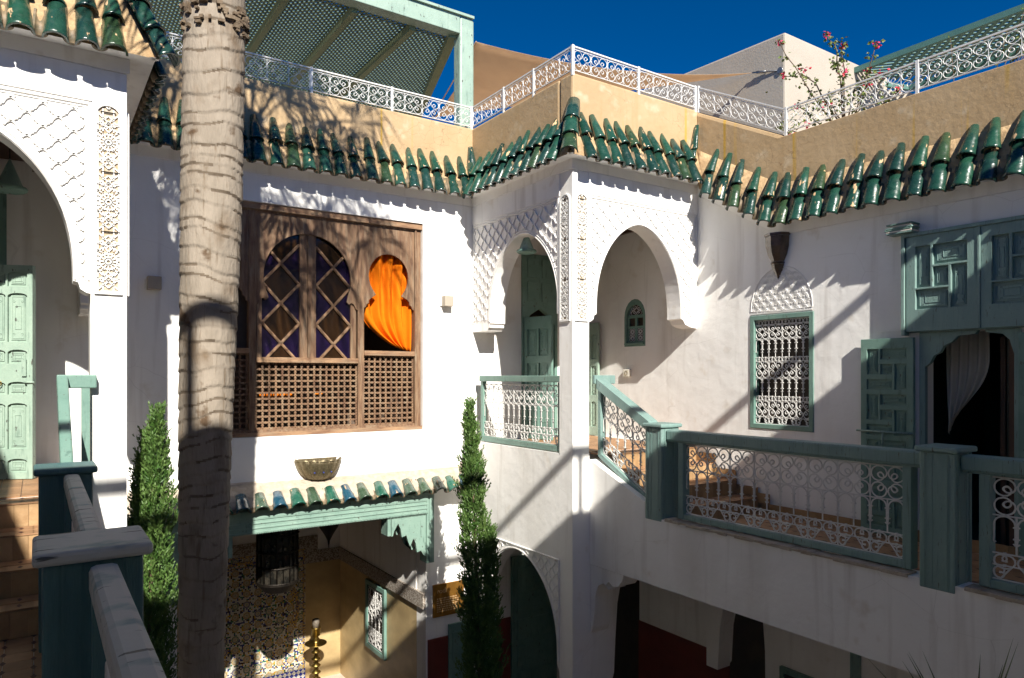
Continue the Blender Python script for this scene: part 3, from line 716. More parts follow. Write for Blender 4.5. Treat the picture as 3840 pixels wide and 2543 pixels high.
# ---------------------------------------------------------------- pavilions (upper storey on arches)
def face(root, Wd, c, hw, rise, foot_far, lower, front=True):
    fl, fr = c - hw, c + hw; z0 = .86
    near = [(.27, .70), (.30, .705), (.345, .735), (.36, .79), (fl, .80)] if fl > .37 else [(.27, .72), (.29, .73), (fl, .80)]
    A = arcpts(c, hw, z0, rise)
    xs = 0 if front else .2605
    out = [(xs, -1.02), (.27, -1.02)] + near + A + foot_far + [(Wd, 2.62), (xs, 2.62)]
    m = MB(); m.prism(out, 0, .26); m.build('arcade_wall', PL, root)
    # sebka panel with a shadow slot above it
    top = 2.30; x0 = max(.285, fl * 0 + .285); xb = Wd - .03
    def inside(x, z, g=.055):
        if x < x0 + .03 or x > xb - .02 or z > top - .035 or z < z0 - .02: return False
        if abs(x - c) >= hw + g: return True
        return z > z0 + archh(max(0, abs(x - c) - g), hw, rise) + g * .8
    m = MB(); sebka(m, x0, xb, z0, top, inside, .215, .19, -.0005, .011, .016); m.build('carved_diamond_relief', PLC, root, kind='stuff')
    m = MB(); off = [(x, z) for x, z in A]
    def grow(g): 
        o = []
        for k in range(len(A)):
            p, q = A[max(k - 1, 0)], A[min(k + 1, len(A) - 1)]; dx, dz = q[0] - p[0], q[1] - p[1]; l = math.hypot(dx, dz); o.append((A[k][0] - dz / l * g, A[k][1] + dx / l * g))
        return o
    m.ribbon([(fl - .012, z0 - .05)] + grow(.012) + [(fr + .012, z0 - .05)], .009, .012, -.0005)
    m.ribbon([(max(fl - .045, x0), z0 - .04)] + grow(.045) + [(fr + .045, z0 - .04)], .007, .010, -.0005)
    m.ribbon([(x0, z0 - .05), (x0, top), (xb, top), (xb, z0 - .05)], .010, .014, -.0005); m.ribbon([(x0 + .026, z0 - .05), (x0 + .026, top - .026), (xb - .026, top - .026), (xb - .026, z0)], .005, .009, -.0005)
    m.build('arch_moulding', PLC, root)
    m = MB(); m.box(.26, Wd, -.012, -.0005, 2.332, 2.6205); m.build('lintel_band', PL, root)
    star_strip(root, .035, .245, .70, 2.33, 0)
    m = MB(); m.box(-.022 if front else .2605, Wd, -.022, .26, 2.622, 2.95); m.build('cornice_band', PL, root)
    m = MB(); m.box(-.006 if front else .27, Wd + .05, -.006, .26, 2.952, 3.84); m.build('parapet', OC, root, bev=.03)
FARF = lambda fr: [(fr, .815), (fr + .05, .80), (fr + .09, .74), (fr + .19, .705), (2.3, .69)]
FARS = lambda fr: [(fr, .79), (fr + .03, .77), (fr + .03, .73), (fr + .06, .72), (fr + .09, .68), (2.455, .68)]
def hip(root):
    for k in range(3):
        d = Vector((.23, .23, .54)).normalized(); n = Vector((-.54, -.54, .42)); t = -.06 + k * .27
        p = Vector((-.255, -.255, 2.69)) + d * t; p.z += .055 + .012 * k
        tile_at(T_HIP, root, p.x, p.y, p.z, d, Vector((-.54, -.54, .42)), 'hip_tile')
pav = {}
for key, M1, M2, loc, lab in (('e', M_N, M_E, (5.61, 6.95, 0), 'white corner pavilion with two carved arches meeting at a pillar under a tile hip'),
                              ('w', M_MIR, M_W, (.65, 6.95, 0), 'white pavilion cut by the left edge with one carved arch and a long star strip')):
    P0 = thing('arched_pavilion', lab, 'pavilion', loc, group='arched pavilions at the courtyard corners'); pav[key] = P0
    frame(M1); face(P0, 2.30, 1.18, .785, 1.18, FARF(1.965), None)
    eave(P0, .0, 2.12, lambda x: 2.72, 10, m0=.23, m1=-.17, bedx=(0, 2.30)); hip(P0)
    # lower pier and dado
    m = MB(); m.prism([(0, -5.68), (.62, -5.68), (.62, -4.05), (.66, -4.02), (.70, -3.9), (.72, -3.5), (.76, -3.0), (.84, -2.65), (.94, -2.42), (.28, -2.42), (.28, -1.0205), (0, -1.0205)], .0, .26); m.build('pier', PL, P0)
    m = MB(); m.box(.05, .63, -.012, -.0005, -5.66, -4.08); m.build('dado', RD, P0)
    m = MB(); m.box(.28, 2.29, .262, 2.44, -1.24, -1.02); m.build('floor_slab', PL, P0)
    m = MB(); m.box(.28, 2.29, .262, 2.44, 2.35, 2.45); m.build('ceiling', WDK, P0)
    for k in range(6):
        m = MB(); m.box(.27 + k * .36, .33 + k * .36, .262, 2.44, 2.25, 2.349); m.build('ceiling_beam', WDK, P0)
    tm = MB(); tm.box(-.077, .077, -.077, .077, 0, .012); tm = tm.mesh('floor_tile', CLT)
    for i in range(12):
        for j in range(13): link('floor_tile', tm, P0, (.36 + i * .16, .34 + j * .16, -1.019))
    if key == 'e':
        frame(M_E); 
    else: frame(M_W)
    face(P0, 2.455, 1.12, .82, 1.12, FARS(1.94), None, False)
    eave(P0, .0, 2.30, lambda x: 2.72, 11, m0=.23, m1=-.17, bedx=(0, 2.45))
    A = arcpts(1.25, .93, -3.6, 1.16)
    m = MB(); m.prism([(.2605, -5.68), (.27, -5.68), (.27, -3.85), (.28, -3.80), (.32, -3.74)] + A + [(2.18, -3.74), (2.25, -3.85), (2.25, -5.68), (2.455, -5.68), (2.455, -1.0), (.2605, -1.0)], 0.0, .26); m.build('lower_wall', PL, P0)
    def ins2(x, z):
        if x < .30 or x > 2.43 or z > -2.40 or z < -3.75: return False
        dx = abs(x - 1.25); hw = .93
        return dx >= hw + .05 or z > -3.6 + archh(max(0, dx - .05), hw, 1.16) + .04
    m = MB(); sebka(m, .27, 2.44, -3.6, -2.38, ins2, .16, .16, -.0005, .008, .010); m.ribbon([(.28, -3.7), (.28, -2.38), (2.44, -2.38)], .012, .016, -.0005)
    m.ribbon([(x + (-.02 if x < 1.25 else .02), z + .015) for x, z in A], .010, .014, -.0005); m.build('carved_scale_relief', PLC, P0, kind='stuff')
frame(M_N)
m = MB(); m.box(.70, 1.6, 2.40, 2.445, -5.66, -2.9); gd = m.build('ground_floor_door', GM, pav['e'])
for k in range(6):
    m = MB(); m.box(.80, 1.5, 2.385, 2.3995, -5.5 + k * .42, -5.18 + k * .42); m.build('panel', GM, gd, bev=.006)
m = MB(); m.box(.0, .69, 2.43, 2.449, -5.66, -3.86); m.build('dado', RD, pav['e'])

# ---------------------------------------------------------------- east wall (window, doors, sloping top beside the steps)
EW = thing('terrace_wall', 'long white wall whose tiled top steps down behind the right terrace', 'wall', (7.91, 0, 0)); frame(M_E)
def zt(s): return 1.81 + max(0, min(1, (s - 5.58) / 1.37)) * .81
smallwin = [(7.99, .475), (8.46, .475), (8.46, .95)] + [(8.225 + .235 * math.cos(a * PI / 10), .95 + .28 * math.sin(a * PI / 10)) for a in range(1, 10)] + [(7.99, .95)]
m = MB(); m.prism([(-1.2, -5.7), (8.12, -5.7), (8.12, -2.42), (9.40, -2.42), (9.40, 2.61), (6.95, 2.62), (5.58, 1.81), (-1.2, 1.81)], 0, .3,
        [R(5.10, -.69, 6.03, .80), smallwin, R(2.94, -1.78, 3.85, .47)]); m.build('plaster_wall', PL, EW)
m = MB(); m.prism([(-1.2, 1.812), (5.58, 1.812), (6.94, 2.622), (6.94, 2.90), (5.54, 2.10), (-1.2, 2.10)], -.014, .3); m.build('cornice_band', PL, EW)
m = MB(); m.prism([(-1.2, 2.102), (5.54, 2.102), (6.98, 2.90), (6.98, 3.84), (5.50, 3.07), (-1.2, 3.07)], -.008, .3); m.build('parapet', OC, EW, bev=.05)
eave(EW, .9, 6.72, lambda x: 1.92 + max(0, (x - 5.55) * .585), 25, m0=.3, m1=-.15, bedx=(.2, 6.92), out=.19, h=.56)
tile_at(T_UP, EW, 6.90, -.09, 3.22, (0, .10, .6), (.5, -1, .1), 'roof_tile')
tile_at(T_COV, EW, 6.90, -.16, 2.96, (0, .16, .6), (.5, -1, .1), 'roof_tile')
frame(M_N); tile_at(T_UP, BW, 5.56, -.08, 3.16, (0, .10, .6), (-.5, -1, .1), 'roof_tile'); tile_at(T_COV, BW, 5.54, -.15, 2.90, (0, .16, .6), (-.5, -1, .1), 'roof_tile'); frame(M_E)
# shallow pilaster strip beside the door
m = MB(); m.box(4.02, 4.30, -.012, -.001, .5, 1.50); m.build('shallow_strip', PL, EW)
# metal grille window
m = MB(); m.prism(R(5.10, -.69, 6.03, .80), -.012, .10, [R(5.165, -.625, 5.965, .735)]); gw = m.build('window', GM, EW, bev=.008)
m = MB(); m.box(5.13, 6.0, .13, .15, -.66, .77); m.build('dark_pane', DK, gw)
gm = grille_rows(.20, [('zig', .09), ('quat', .22), ('curl', .05), ('arch', .24), ('quat', .22), ('curl', .05), ('arch', .24), ('quat', .19), ('curl', .06)], .0055).mesh('iron_grille', IR)
for k in range(4): link('iron_grille', gm, gw, (5.165 + k * .20, .03, -.625))
A = [(5.565 + .45 * math.cos(a * PI / 14), .86 + .55 * math.sin(a * PI / 14)) for a in range(15)]
def insf(x, z): return z > .83 and ((x - 5.565) / .43) ** 2 + (max(0, z - .86) / .53) ** 2 < 1
m = MB()
for j in range(8):
    for i in range(9):
        cx2 = 5.115 + i * .115 + (.0575 if j % 2 else 0); cz = .83 + j * .075
        for r in (.056, .040):
            q = [(cx2 + r * math.cos(a * PI / 8), cz + r * 1.1 * math.sin(a * PI / 8)) for a in range(9)]; q = [p for p in q if insf(*p)]
            if len(q) > 2: m.ribbon(q, .005, .007, -.0005)
        for a in (PI * .3, PI / 2, PI * .7):
            q = [(cx2, cz + .006), (cx2 + .032 * math.cos(a), cz + .034 * math.sin(a))]
            if all(insf(*p) for p in q): m.ribbon(q, .004, .007, -.0005)
m.ribbon([(6.015, .82)] + list(reversed(A)) * 1 + [(5.115, .82)], .006, .008, -.0005); m.ribbon([(5.115, .82), (6.015, .82)], .006, .008, -.0005)
m.build('carved_fan_tympanum', PLC, EW, kind='stuff')
# little arched window beside the stairs
m = MB(); sh = lambda f: [(8.225 + (x - 8.225) * f, .80 + (z - .80) * f) for x, z in smallwin]
m.prism(smallwin, -.006, .06, [sh(.80)]); sw = m.build('small_arched_window', GM, EW, bev=.004)
m = MB(); m.prism(sh(.82), .07, .09); m.build('dark_pane', DK, sw)
m = MB(); m.prism(R(8.03, .53, 8.42, .98), .03, .05, [R(8.07, .56, 8.20, .76), R(8.25, .56, 8.38, .76), R(8.07, .80, 8.20, .93), R(8.25, .80, 8.38, .93)]); m.box(8.01, 8.44, -.03, .03, .505, .53); m.build('shutter', GM, sw)
L = []
for xx in (8.135, 8.315):
    for zz in (.61, .71): L += quat(xx, zz, .06, .05)
L += quat(8.225, 1.05, .12, .08)
iron(L, .004).build('scroll_grille', IG, sw, (0, .035, 0))
# terrace door: transom shutters, opening, leaves
pw = pinwheel(1, .10, .90, .24, .90)
for k, s0 in enumerate((3.25, 2.52)):
    PRE0 = PRE[0]
    o = panel_leaf(EW, 'transom_shutter', .70, 1.02, pinwheel(1, .12, .88, .22, .90) , GD, th=.07, loc=(s0, -.02, .48))
m = MB(); m.box(3.96, 3.995, -.11, -.001, .44, 1.54); m.box(2.4, 3.96, -.11, -.001, 1.502, 1.54); m.box(3.222, 3.248, -.10, -.021, .48, 1.50); m.box(2.5, 3.95, -.018, -.001, .47, 1.50); m.build('transom_frame', GD, EW, bev=.004)
m = MB(); m.prism([(3.85, -1.78), (3.79, -1.78), (3.79, .10), (3.74, .14), (3.70, .22), (3.64, .25), (3.60, .32), (3.52, .36), (3.46, .42), (3.30, .43), (3.28, .468), (3.85, .468)], -.01, .05); m.build('scalloped_jamb', GD, EW, bev=.004)
m = MB(); m.prism([(2.90, -1.78), (2.96, -1.78), (2.96, .22), (3.0, .36), (3.06, .42), (3.2, .44), (3.22, .468), (2.90, .468)], -.01, .05); m.build('scalloped_jamb', GD, EW, bev=.004)
panel_leaf(EW, 'door_leaf', .585, 2.19, pinwheel(4, .10, .90, .03, .96, g=.022), GM, loc=(3.88, -.03, -1.77))
panel_leaf(EW, 'door_leaf', .60, 2.19, pinwheel(4, .10, .90, .03, .96, g=.022), GM, loc=(2.30, -.03, -1.77))
m = MB(); m.tube([(3.86, -.10, -.62), (4.50, -.10, -.62)], .012, 6); m.tube([(4.2, -.10, -.62), (4.2, -.11, -.80)], .010, 6); m.build('bolt', GD, EW)
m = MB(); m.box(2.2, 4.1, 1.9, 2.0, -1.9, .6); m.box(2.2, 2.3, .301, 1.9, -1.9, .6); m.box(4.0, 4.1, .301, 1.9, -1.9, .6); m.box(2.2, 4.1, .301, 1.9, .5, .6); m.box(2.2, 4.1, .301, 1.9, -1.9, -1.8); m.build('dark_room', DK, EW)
m = MB(); m.box(2.98, 3.10, .25, .32, -1.79, .47); m.box(3.02, 3.3, .9, .95, -1.79, .45); m.build('inner_door_post', WDK, EW)
# ground floor of the east wall
m = MB(); m.prism([(6.36, -5.66), (8.12, -5.66), (8.12, -3.86), (6.36, -3.86)], -.02, -.0005); m.build('dado', RD, EW)
m = MB(); m.box(8.12, 9.39, .15, .2, -5.66, -2.42); m.build('dark_doorway', DK, EW)
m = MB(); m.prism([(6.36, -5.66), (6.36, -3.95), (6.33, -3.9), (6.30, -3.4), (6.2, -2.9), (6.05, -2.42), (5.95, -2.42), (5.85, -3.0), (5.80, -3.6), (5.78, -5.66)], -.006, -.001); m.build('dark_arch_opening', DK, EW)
m = MB(); m.prism([(6.36, -3.98), (6.55, -3.98), (6.55, -2.42), (6.10, -2.42), (6.22, -2.9), (6.32, -3.4)], -.26, -.006); m.build('arch_foot', PL, EW)
m = MB(); m.prism(R(5.05, -5.6, 5.55, -3.70), -.05, -.001, [R(5.11, -5.5, 5.49, -3.77)]); m.build('ground_window_frame', GM, EW)
m = MB(); m.box(5.111, 5.489, -.02, -.0015, -5.5, -3.77); m.build('dark_pane', DK, EW)
m = MB(); m.box(4.5, 4.62, -.03, -.001, -5.6, -2.42); m.build('dark_green_post', GD, EW)
frame(M_N)
# ---------------------------------------------------------------- terrace galleries with steps and tiled floors
STEPT = MB(); STEPT.box(.003, .157, .0, .16, 0, .012); STEPT = STEPT.mesh('tread_tile', CLT)
RIST = MB(); RIST.box(.002, .098, -.012, 0, 0, .178); RIST = RIST.mesh('riser_tile', CLR)
FLT = MB(); FLT.box(-.078, .078, -.078, .078, 0, .012); FLT = FLT.mesh('floor_tile', CLT)
SKT = MB(); SKT.box(.002, .178, -.016, 0, 0, .125); SKT = SKT.mesh('skirting_tile', CLR)
def gallery(label, ux, M, tiles, smin):
    T = thing('terrace_gallery', label, 'terrace', (ux, 0, 0), group='raised terraces along the courtyard sides'); frame(M)
    m = MB(); m.prism([(smin, -2.41), (6.948, -2.41), (6.948, -1.07), (5.955, -1.47), (5.955, -1.63), (smin, -1.62)], 0, .22); m.build('fascia_wall', PL, T)
    N = 60
    for lo_, hi_ in ((smin, 2.56), (2.92, 5.64)):
      m = MB()
      for k in range(N):            # crumbling edge of the kerb
          s0 = smin + (5.95 - smin) * k / N; s1 = smin + (5.95 - smin) * (k + 1) / N; j = rnd.uniform(.0, .012)
          if s0 < lo_ - .01 or s1 > hi_ + .05: continue
          m.box(s0, s1, -.012 - j, .14, -1.632 - j, -1.612 + rnd.uniform(-.004, .006))
      m.build('worn_kerb', MOW, T)
    m = MB(); m.box(smin, 6.94, .221, 2.0, -2.38, -1.80); m.build('floor_slab', PL, T)
    m = MB(); m.prism([(6.94, -3.3), (6.94, -2.42), (6.33, -2.42), (6.36, -2.50), (6.43, -2.58), (6.52, -2.60), (6.60, -2.56), (6.64, -2.60), (6.645, -2.62), (6.60, -2.66), (6.62, -2.63), (6.70, -2.60), (6.80, -2.66), (6.85, -2.80), (6.86, -3.0), (6.90, -3.22)], .01, .30); m.build('scalloped_bracket', PL, T)
    for k in range(4):
        z = -1.605 + k * .19; s0 = 5.89 + k * .35; s1 = 6.945
        m = MB(); m.box(s0 if k == 0 else s0, s0 + .35 if k < 3 else s1 , .222, 1.999, -1.80 if k == 0 else z - .19, z); st = m.build('stair_step', CLR, T)
        if not tiles: continue
        for i in range(11): link('tread_tile', STEPT, st, (s0 - .01, .235 + i * .16, z + .0005), rot=None) if False else None
        for i in range(18): link('riser_tile', RIST, st, mw=Matrix(((0, 1, 0, s0 - .0005), (1, 0, 0, .225 + i * .0985), (0, 0, 1, z - .182), (0, 0, 0, 1))))
        for i in range(11):
            for j in range(2): link('tread_tile', STEPT, st, mw=Matrix(((1, 0, 0, s0 - .014 + j * .175), (0, 1.06, 0, .225 + i * .161), (0, 0, 1, z + .001), (0, 0, 0, 1))))
        dm = MB()
        for i in range(11):
            for j in range(2):
                cx, cy = s0 + .07 + j * .16, .31 + i * .16
                q = [dm.pt((cx + a, cy + b, z + .0145)) for a, b in ((-.04, 0), (0, -.018), (.04, 0), (0, .018))]; dm.face(q)
        dm.build('dark_inlay', DIA, st)
    if tiles:
        n = int((5.87 - 2.2) / .16)
        dm = MB()
        for i in range(n):
            for j in range(11):
                s = 5.79 - i * .16; y = .305 + j * .16; link('floor_tile', FLT, T, (s, y, -1.799))
                for (a, b) in ((.08, .08),):
                    q = [dm.pt((s + a + p, y + b + r, -1.7855)) for p, r in ((-.04, 0), (0, -.018), (.04, 0), (0, .018))]; dm.face(q)
        dm.build('dark_inlay', DIA, T, kind='stuff')
        for k in range(18): 
            if 5.70 - k * .18 > 4.5 or 5.70 - k * .18 < 2.2: link('skirting_tile', SKT, T, mw=Matrix.Translation((5.70 - k * .18, 2.0, -1.786)))
            else: link('skirting_tile', SKT, T, mw=Matrix.Translation((5.70 - k * .18, 2.0, -1.786)))
        for k in range(4):
            for i in range(2): link('skirting_tile', SKT, T, mw=Matrix.Translation((5.89 + k * .35 + i * .175, 2.0, -1.59 + k * .19)))
        link('skirting_tile', SKT, T, mw=Matrix.Translation((5.71, 2.0, -1.66)))
    else:
        m = MB(); m.box(smin, 5.88, .23, 1.99, -1.799, -1.786); m.build('floor_tiles', CLT, T)
    frame(M_N); return T
gallery('right terrace of clay tiles with four steps climbing to the corner pavilion', 5.89, M_E, True, -.46)
gallery('near left terrace with clay tiled steps behind the dark newel posts', .37, M_W, True, -.46)

# ---------------------------------------------------------------- balustrades
def newel(T, s0, s1, y0, y1, z0, z1, m, capm, name='newel_post'):
    b = MB(); b.box(s0, s1, y0, y1, z0, z1 - .045)
    p = b.build(name, m, T, bev=.012)
    b = MB(); e = .028; b.box(s0 - e, s1 + e, y0 - e, y1 + e, z1 - .045, z1); b.build('post_cap', capm, p, bev=.014)
    b = MB()
    for f in (.16, .20, .62, .80, .84):
        b.box(s0 + (s1 - s0) * f, s0 + (s1 - s0) * f + .006, y0 - .0035, y0 - .0005, z0 + .01, z1 - .05)
        b.box(s0 - .0035, s0 - .0005, y0 + (y1 - y0) * f, y0 + (y1 - y0) * f + .006, z0 + .01, z1 - .05)
    b.build('beading', m, p)
    return p
ROWS = [('zig', .11), ('curl', .09), ('arch', .29), ('quat', .29)]
CELL = grille_rows(.294, ROWS, .0068)
CELLM = CELL.mesh('scroll_panel', IR)
def straight(T, s0, s1, gap0, gap1, mr, n):
    """rail between posts at s0 and s1 (s0<s1); iron between the stiles"""
    b = MB(); b.box(s0, s1, .06, .22, -.735, -.612); b.build('handrail', mr, T, bev=.018)
    b = MB(); b.box(s0, s1, .09, .19, -.750, -.7355); b.build('rail_moulding', mr, T)
    a, c = s0 + gap0, s1 - gap1
    for x in (a, c - .075):
        b = MB(); b.box(x, x + .075, .085, .195, -1.60, -.7505); b.build('stile', mr, T, bev=.008)
    b = MB(); b.box(a + .0755, c - .0755, .09, .19, -1.60, -1.535); b.build('bottom_rail', mr, T, bev=.008)
    W = c - a - .15; w = W / n
    for k in range(n): link('scroll_panel', CELLM, T, mw=Matrix.Translation((a + .075 + k * w, .14, -1.532)) @ Matrix.Diagonal((w / .294, 1, .985, 1)))
frame(M_E)
B1 = thing('balustrade', 'green balustrade with white scroll ironwork and two square posts along the right terrace', 'balustrade', (5.89, 0, 0))
newel(B1, 5.69, 5.95, -.005, .285, -1.66, -.545, GD, GD); newel(B1, 2.60, 2.87, -.005, .285, -1.69, -.555, GD, GD)
straight(B1, 2.875, 5.685, .10, .16, GD, 8)
B2 = thing('balustrade', 'green balustrade with scroll ironwork cut off by the right edge of the picture', 'balustrade', (5.89, 0, 0))
frame(M_E); straight(B2, -.30, 2.595, .1, .12, GD, 8)
B3 = thing('balustrade', 'short sloping green stair balustrade descending right of the white corner pillar', 'balustrade', (5.89, 0, 0))
sl = .535; zr = lambda s: -.005 - sl * (6.94 - s)
b = MB(); b.prism([(5.952, zr(5.952) - .13), (6.90, zr(6.90) - .13), (6.90, zr(6.90)), (5.952, zr(5.952))], .06, .21); b.build('handrail', GD, B3, bev=.015)
b = MB(); b.box(6.90, 6.948, .045, .40, -.10, .012); b.build('level_rail', GD, B3, bev=.008)
for x in (5.975, 6.84):
    b = MB(); b.prism([(x, zr(x) - 1.0), (x + .055, zr(x + .055) - 1.0), (x + .055, zr(x + .055) - .132), (x, zr(x) - .132)], .09, .18); b.build('stile', GD, B3, bev=.006)
b = MB(); b.prism([(6.031, zr(6.031) - 1.0), (6.839, zr(6.839) - 1.0), (6.839, zr(6.839) - .93), (6.031, zr(6.031) - .93)], .09, .18); b.build('bottom_rail', GD, B3, bev=.006)
me = CELL.mesh('scroll_panel', IR)
for v in me.vertices: v.co.x *= .2705 / .294; v.co.z = v.co.z * .985 + v.co.x * sl
for k in range(3): link('scroll_panel', me, B3, mw=Matrix.Translation((6.03 + k * .27, .135, zr(6.03 + k * .27) - .925)))
PRE[0] = Matrix.Identity(4)
B4 = thing('balustrade', 'small sage green balustrade in the left opening of the corner pavilion', 'balustrade', (5.61, 0, 0)); frame(M_E)
b = MB(); b.box(7.22, 9.22, .0, .10, -.08, .008); b.build('handrail', GM, B4, bev=.010)
for x in (7.222, 9.14):
    b = MB(); b.box(x, x + .065, .02, .09, -.985, -.081); b.build('stile', GM, B4, bev=.006)
b = MB(); b.box(7.288, 9.139, .02, .09, -.985, -.91); b.build('bottom_rail', GM, B4, bev=.006)
c4 = grille_rows(.2645, [('zig', .12), ('curl', .09), ('arch', .30), ('quat', .27)], .0055).mesh('scroll_panel', IR)
for k in range(7): link('scroll_panel', c4, B4, (7.288 + k * .2645, .05, -.90))
# left foreground balustrade: weathered rails and posts
PRE[0] = M_W
B5 = thing('balustrade', 'weathered left foreground balustrade with two dark teal posts and peeling handrails', 'balustrade', (.37, 0, 0))
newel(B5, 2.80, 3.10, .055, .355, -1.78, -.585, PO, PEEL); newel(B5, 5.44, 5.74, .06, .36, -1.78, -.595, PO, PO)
for a, c in ((3.13, 5.41), (.60, 2.77)):
    b = MB(); b.box(a, c, .135, .225, -.735, -.635); b.build('handrail', PEEL, B5, bev=.022)
    for x in (a + .05, c - .12):
        b = MB(); b.box(x, x + .07, .14, .22, -1.62, -.736); b.build('stile', PO, B5)
    b = MB(); b.box(a + .12, c - .12, .14, .22, -1.62, -1.55); b.build('bottom_rail', PO, B5)
    w = (c - a - .24) / 8
    for k in range(8): link('scroll_panel', CELLM, B5, mw=Matrix.Translation((a + .12 + k * w, .18, -1.545)) @ Matrix.Diagonal((w / .294, 1, 1, 1)))
b = MB(); b.prism([(5.745, -.72), (6.86, -.10), (6.86, .01), (5.745, -.61)], .155, .235); b.build('sloping_handrail', GM, B5, bev=.015)
b = MB(); b.box(6.86, 6.945, -.05, .235, -.10, .012); b.build('level_rail', GM, B5, bev=.010)
b = MB(); b.box(6.86, 6.92, .0, .06, -1.05, -.101); b.build('stile', GM, B5)
frame(M_N)

# ---------------------------------------------------------------- railings on the roof edge
Z0 = 3.845
roof_rail('white scroll railing on the roof edge over the wooden window, under the lattice pergola', (-.6, 9.44, Z0), (5.60, 9.44, Z0), 22, (0, .28, .43, .595, .785, 1.0))
roof_rail('short white scroll railing receding from the roof corner towards the pergola post', (5.62, 9.43, Z0), (5.62, 6.96, Z0), 9, (.0, .36, .66, 1.0))
roof_rail('white scroll railing against blue sky right of the projecting roof corner', (5.64, 6.96, Z0), (7.88, 6.96, Z0), 8, (.5, 1.0))
roof_rail('sloping scroll railing in front of the shaded tower face', (7.93, 6.94, Z0), (7.93, 5.52, 3.085), 5, (.0,), )
roof_rail('white scroll railing with bougainvillea growing through it at top right', (7.93, 5.50, 3.085), (7.93, .6, 3.085), 17, (0, .33, .66, 1.0))

# ---------------------------------------------------------------- roof structures
TWR = MB(); TWR.prism([(6.68, 2.0), (10.5, 2.0), (10.5, 5.9), (6.68, 5.33)], 0, .01) if False else None
m = MB(); m.hexa([(9.6, 6.68, 2.0), (12.6, 6.68, 2.0), (12.6, 11.2, 2.0), (9.6, 11.2, 2.0), (9.6, 6.68, 5.33), (12.6, 6.68, 5.33), (12.6, 11.2, 5.9), (9.6, 11.2, 5.52)])
one('stair_tower', 'plain pale rendered stair tower standing on the roof against the sky', 'tower', m, TW, bev=.03)
m = MB(); m.hexa([(10.4, 7.3, 2.0), (13.6, 6.35, 2.0), (13.7, 6.6, 2.0), (10.5, 7.6, 2.0), (10.4, 7.3, 5.10), (13.6, 6.35, 5.10), (13.7, 6.6, 5.10), (10.5, 7.6, 5.10)]); one('roof_wall', 'pale rendered wall right of the tower, under the end of the teal lattice', 'wall', m, TW)
# pergola with lattice roof
PG = thing('lattice_pergola', 'large sage green pergola with diagonal lattice roof over the upper left roof', 'pergola', (5.71, 9.75, 2.86))
for x, y in ((-.14, -.02), (-6.2, -.02), (-6.2, 2.9)):
    m = MB(); m.box(x, x + .26, y, y + .22, 0, 2.86); m.build('post', GL, PG, bev=.03)
m = MB(); m.box(-7.0, -.141, -.02, .20, 2.58, 2.86); m.build('front_beam', GL, PG, bev=.01)
m = MB(); m.box(-7.0, .10, -.06, .0, 2.8605, 2.90); m.build('beam_cap', GL, PG)
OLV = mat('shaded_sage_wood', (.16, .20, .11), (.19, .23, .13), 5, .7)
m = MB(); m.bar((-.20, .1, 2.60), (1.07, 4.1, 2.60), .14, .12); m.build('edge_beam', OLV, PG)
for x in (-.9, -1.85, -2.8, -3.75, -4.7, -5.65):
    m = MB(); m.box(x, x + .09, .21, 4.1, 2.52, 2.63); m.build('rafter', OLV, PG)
m = MB()
def latt(m, poly_in, x0, x1, y0, y1, z, p, wd, th):
    D = (x1 - x0) + (y1 - y0); n = int(D / (p * 1.414))
    for fam, sg in ((0, 1), (1, -1)):
        for k in range(n + 1):
            c = k * p * 1.414
            if sg > 0: a = (x0 + c, y0); b = (x0 + c - (y1 - y0), y1)
            else: a = (x0 + c - (y1 - y0), y0); b = (x0 + c, y1)
            # clip against region
            pts = [(a[0] + (b[0] - a[0]) * t / 40, a[1] + (b[1] - a[1]) * t / 40) for t in range(41)]
            ins = [q for q in pts if poly_in(*q)]
            if len(ins) > 1: m.bar((ins[0][0], ins[0][1], z + fam * th), (ins[-1][0], ins[-1][1], z + fam * th), wd, th)
latt(m, lambda x, y: -7 <= x <= -.15 + (y - .1) * .32, -7, 1.2, .08, 4.1, 2.66, .072, .038, .010)
m.build('lattice_roof', mat('lattice_wood', (.12, .18, .13), (.15, .22, .16), 5, .7), PG, kind='stuff')
LP = thing('lattice_pergola', 'teal lattice canopy rising at the top right corner behind the railing', 'pergola', (11.55, 7.0, 5.2))
LT = mat('deep_lattice_paint', (.065, .155, .13), (.085, .19, .155), 5, .6)
m = MB(); m.bar((0, 0, 0), (0, -8, 0), .07, .09); m.build('front_beam', LT, LP)
m = MB(); m.bar((0, .0, 0), (1.5, -.45, 0), .07, .08); m.build('end_beam', LT, LP)
m = MB(); m.bar((1.5, -.45, 0), (1.5, -9, 0), .08, .09); m.build('rear_beam', LT, LP)
m = MB(); W_ = 1.45; top_ = lambda x: -.05 - .30 * x
for fam in (0, 1):
    for k in range(60):
        c = .3 - k * .155; P_ = [(x * W_ / 12, c - x * W_ / 12 if fam else c - W_ + x * W_ / 12) for x in range(13)]; P_ = [q for q in P_ if q[1] <= top_(q[0])]
        if len(P_) > 1: m.bar((*P_[0], .01 + .018 * fam), (*P_[-1], .01 + .018 * fam), .058, .014)
m.build('lattice_roof', LT, LP)
m = MB(); m.box(-.05, .05, -6.05, -5.95, -2.2, -.07); m.build('post', GM, LP)
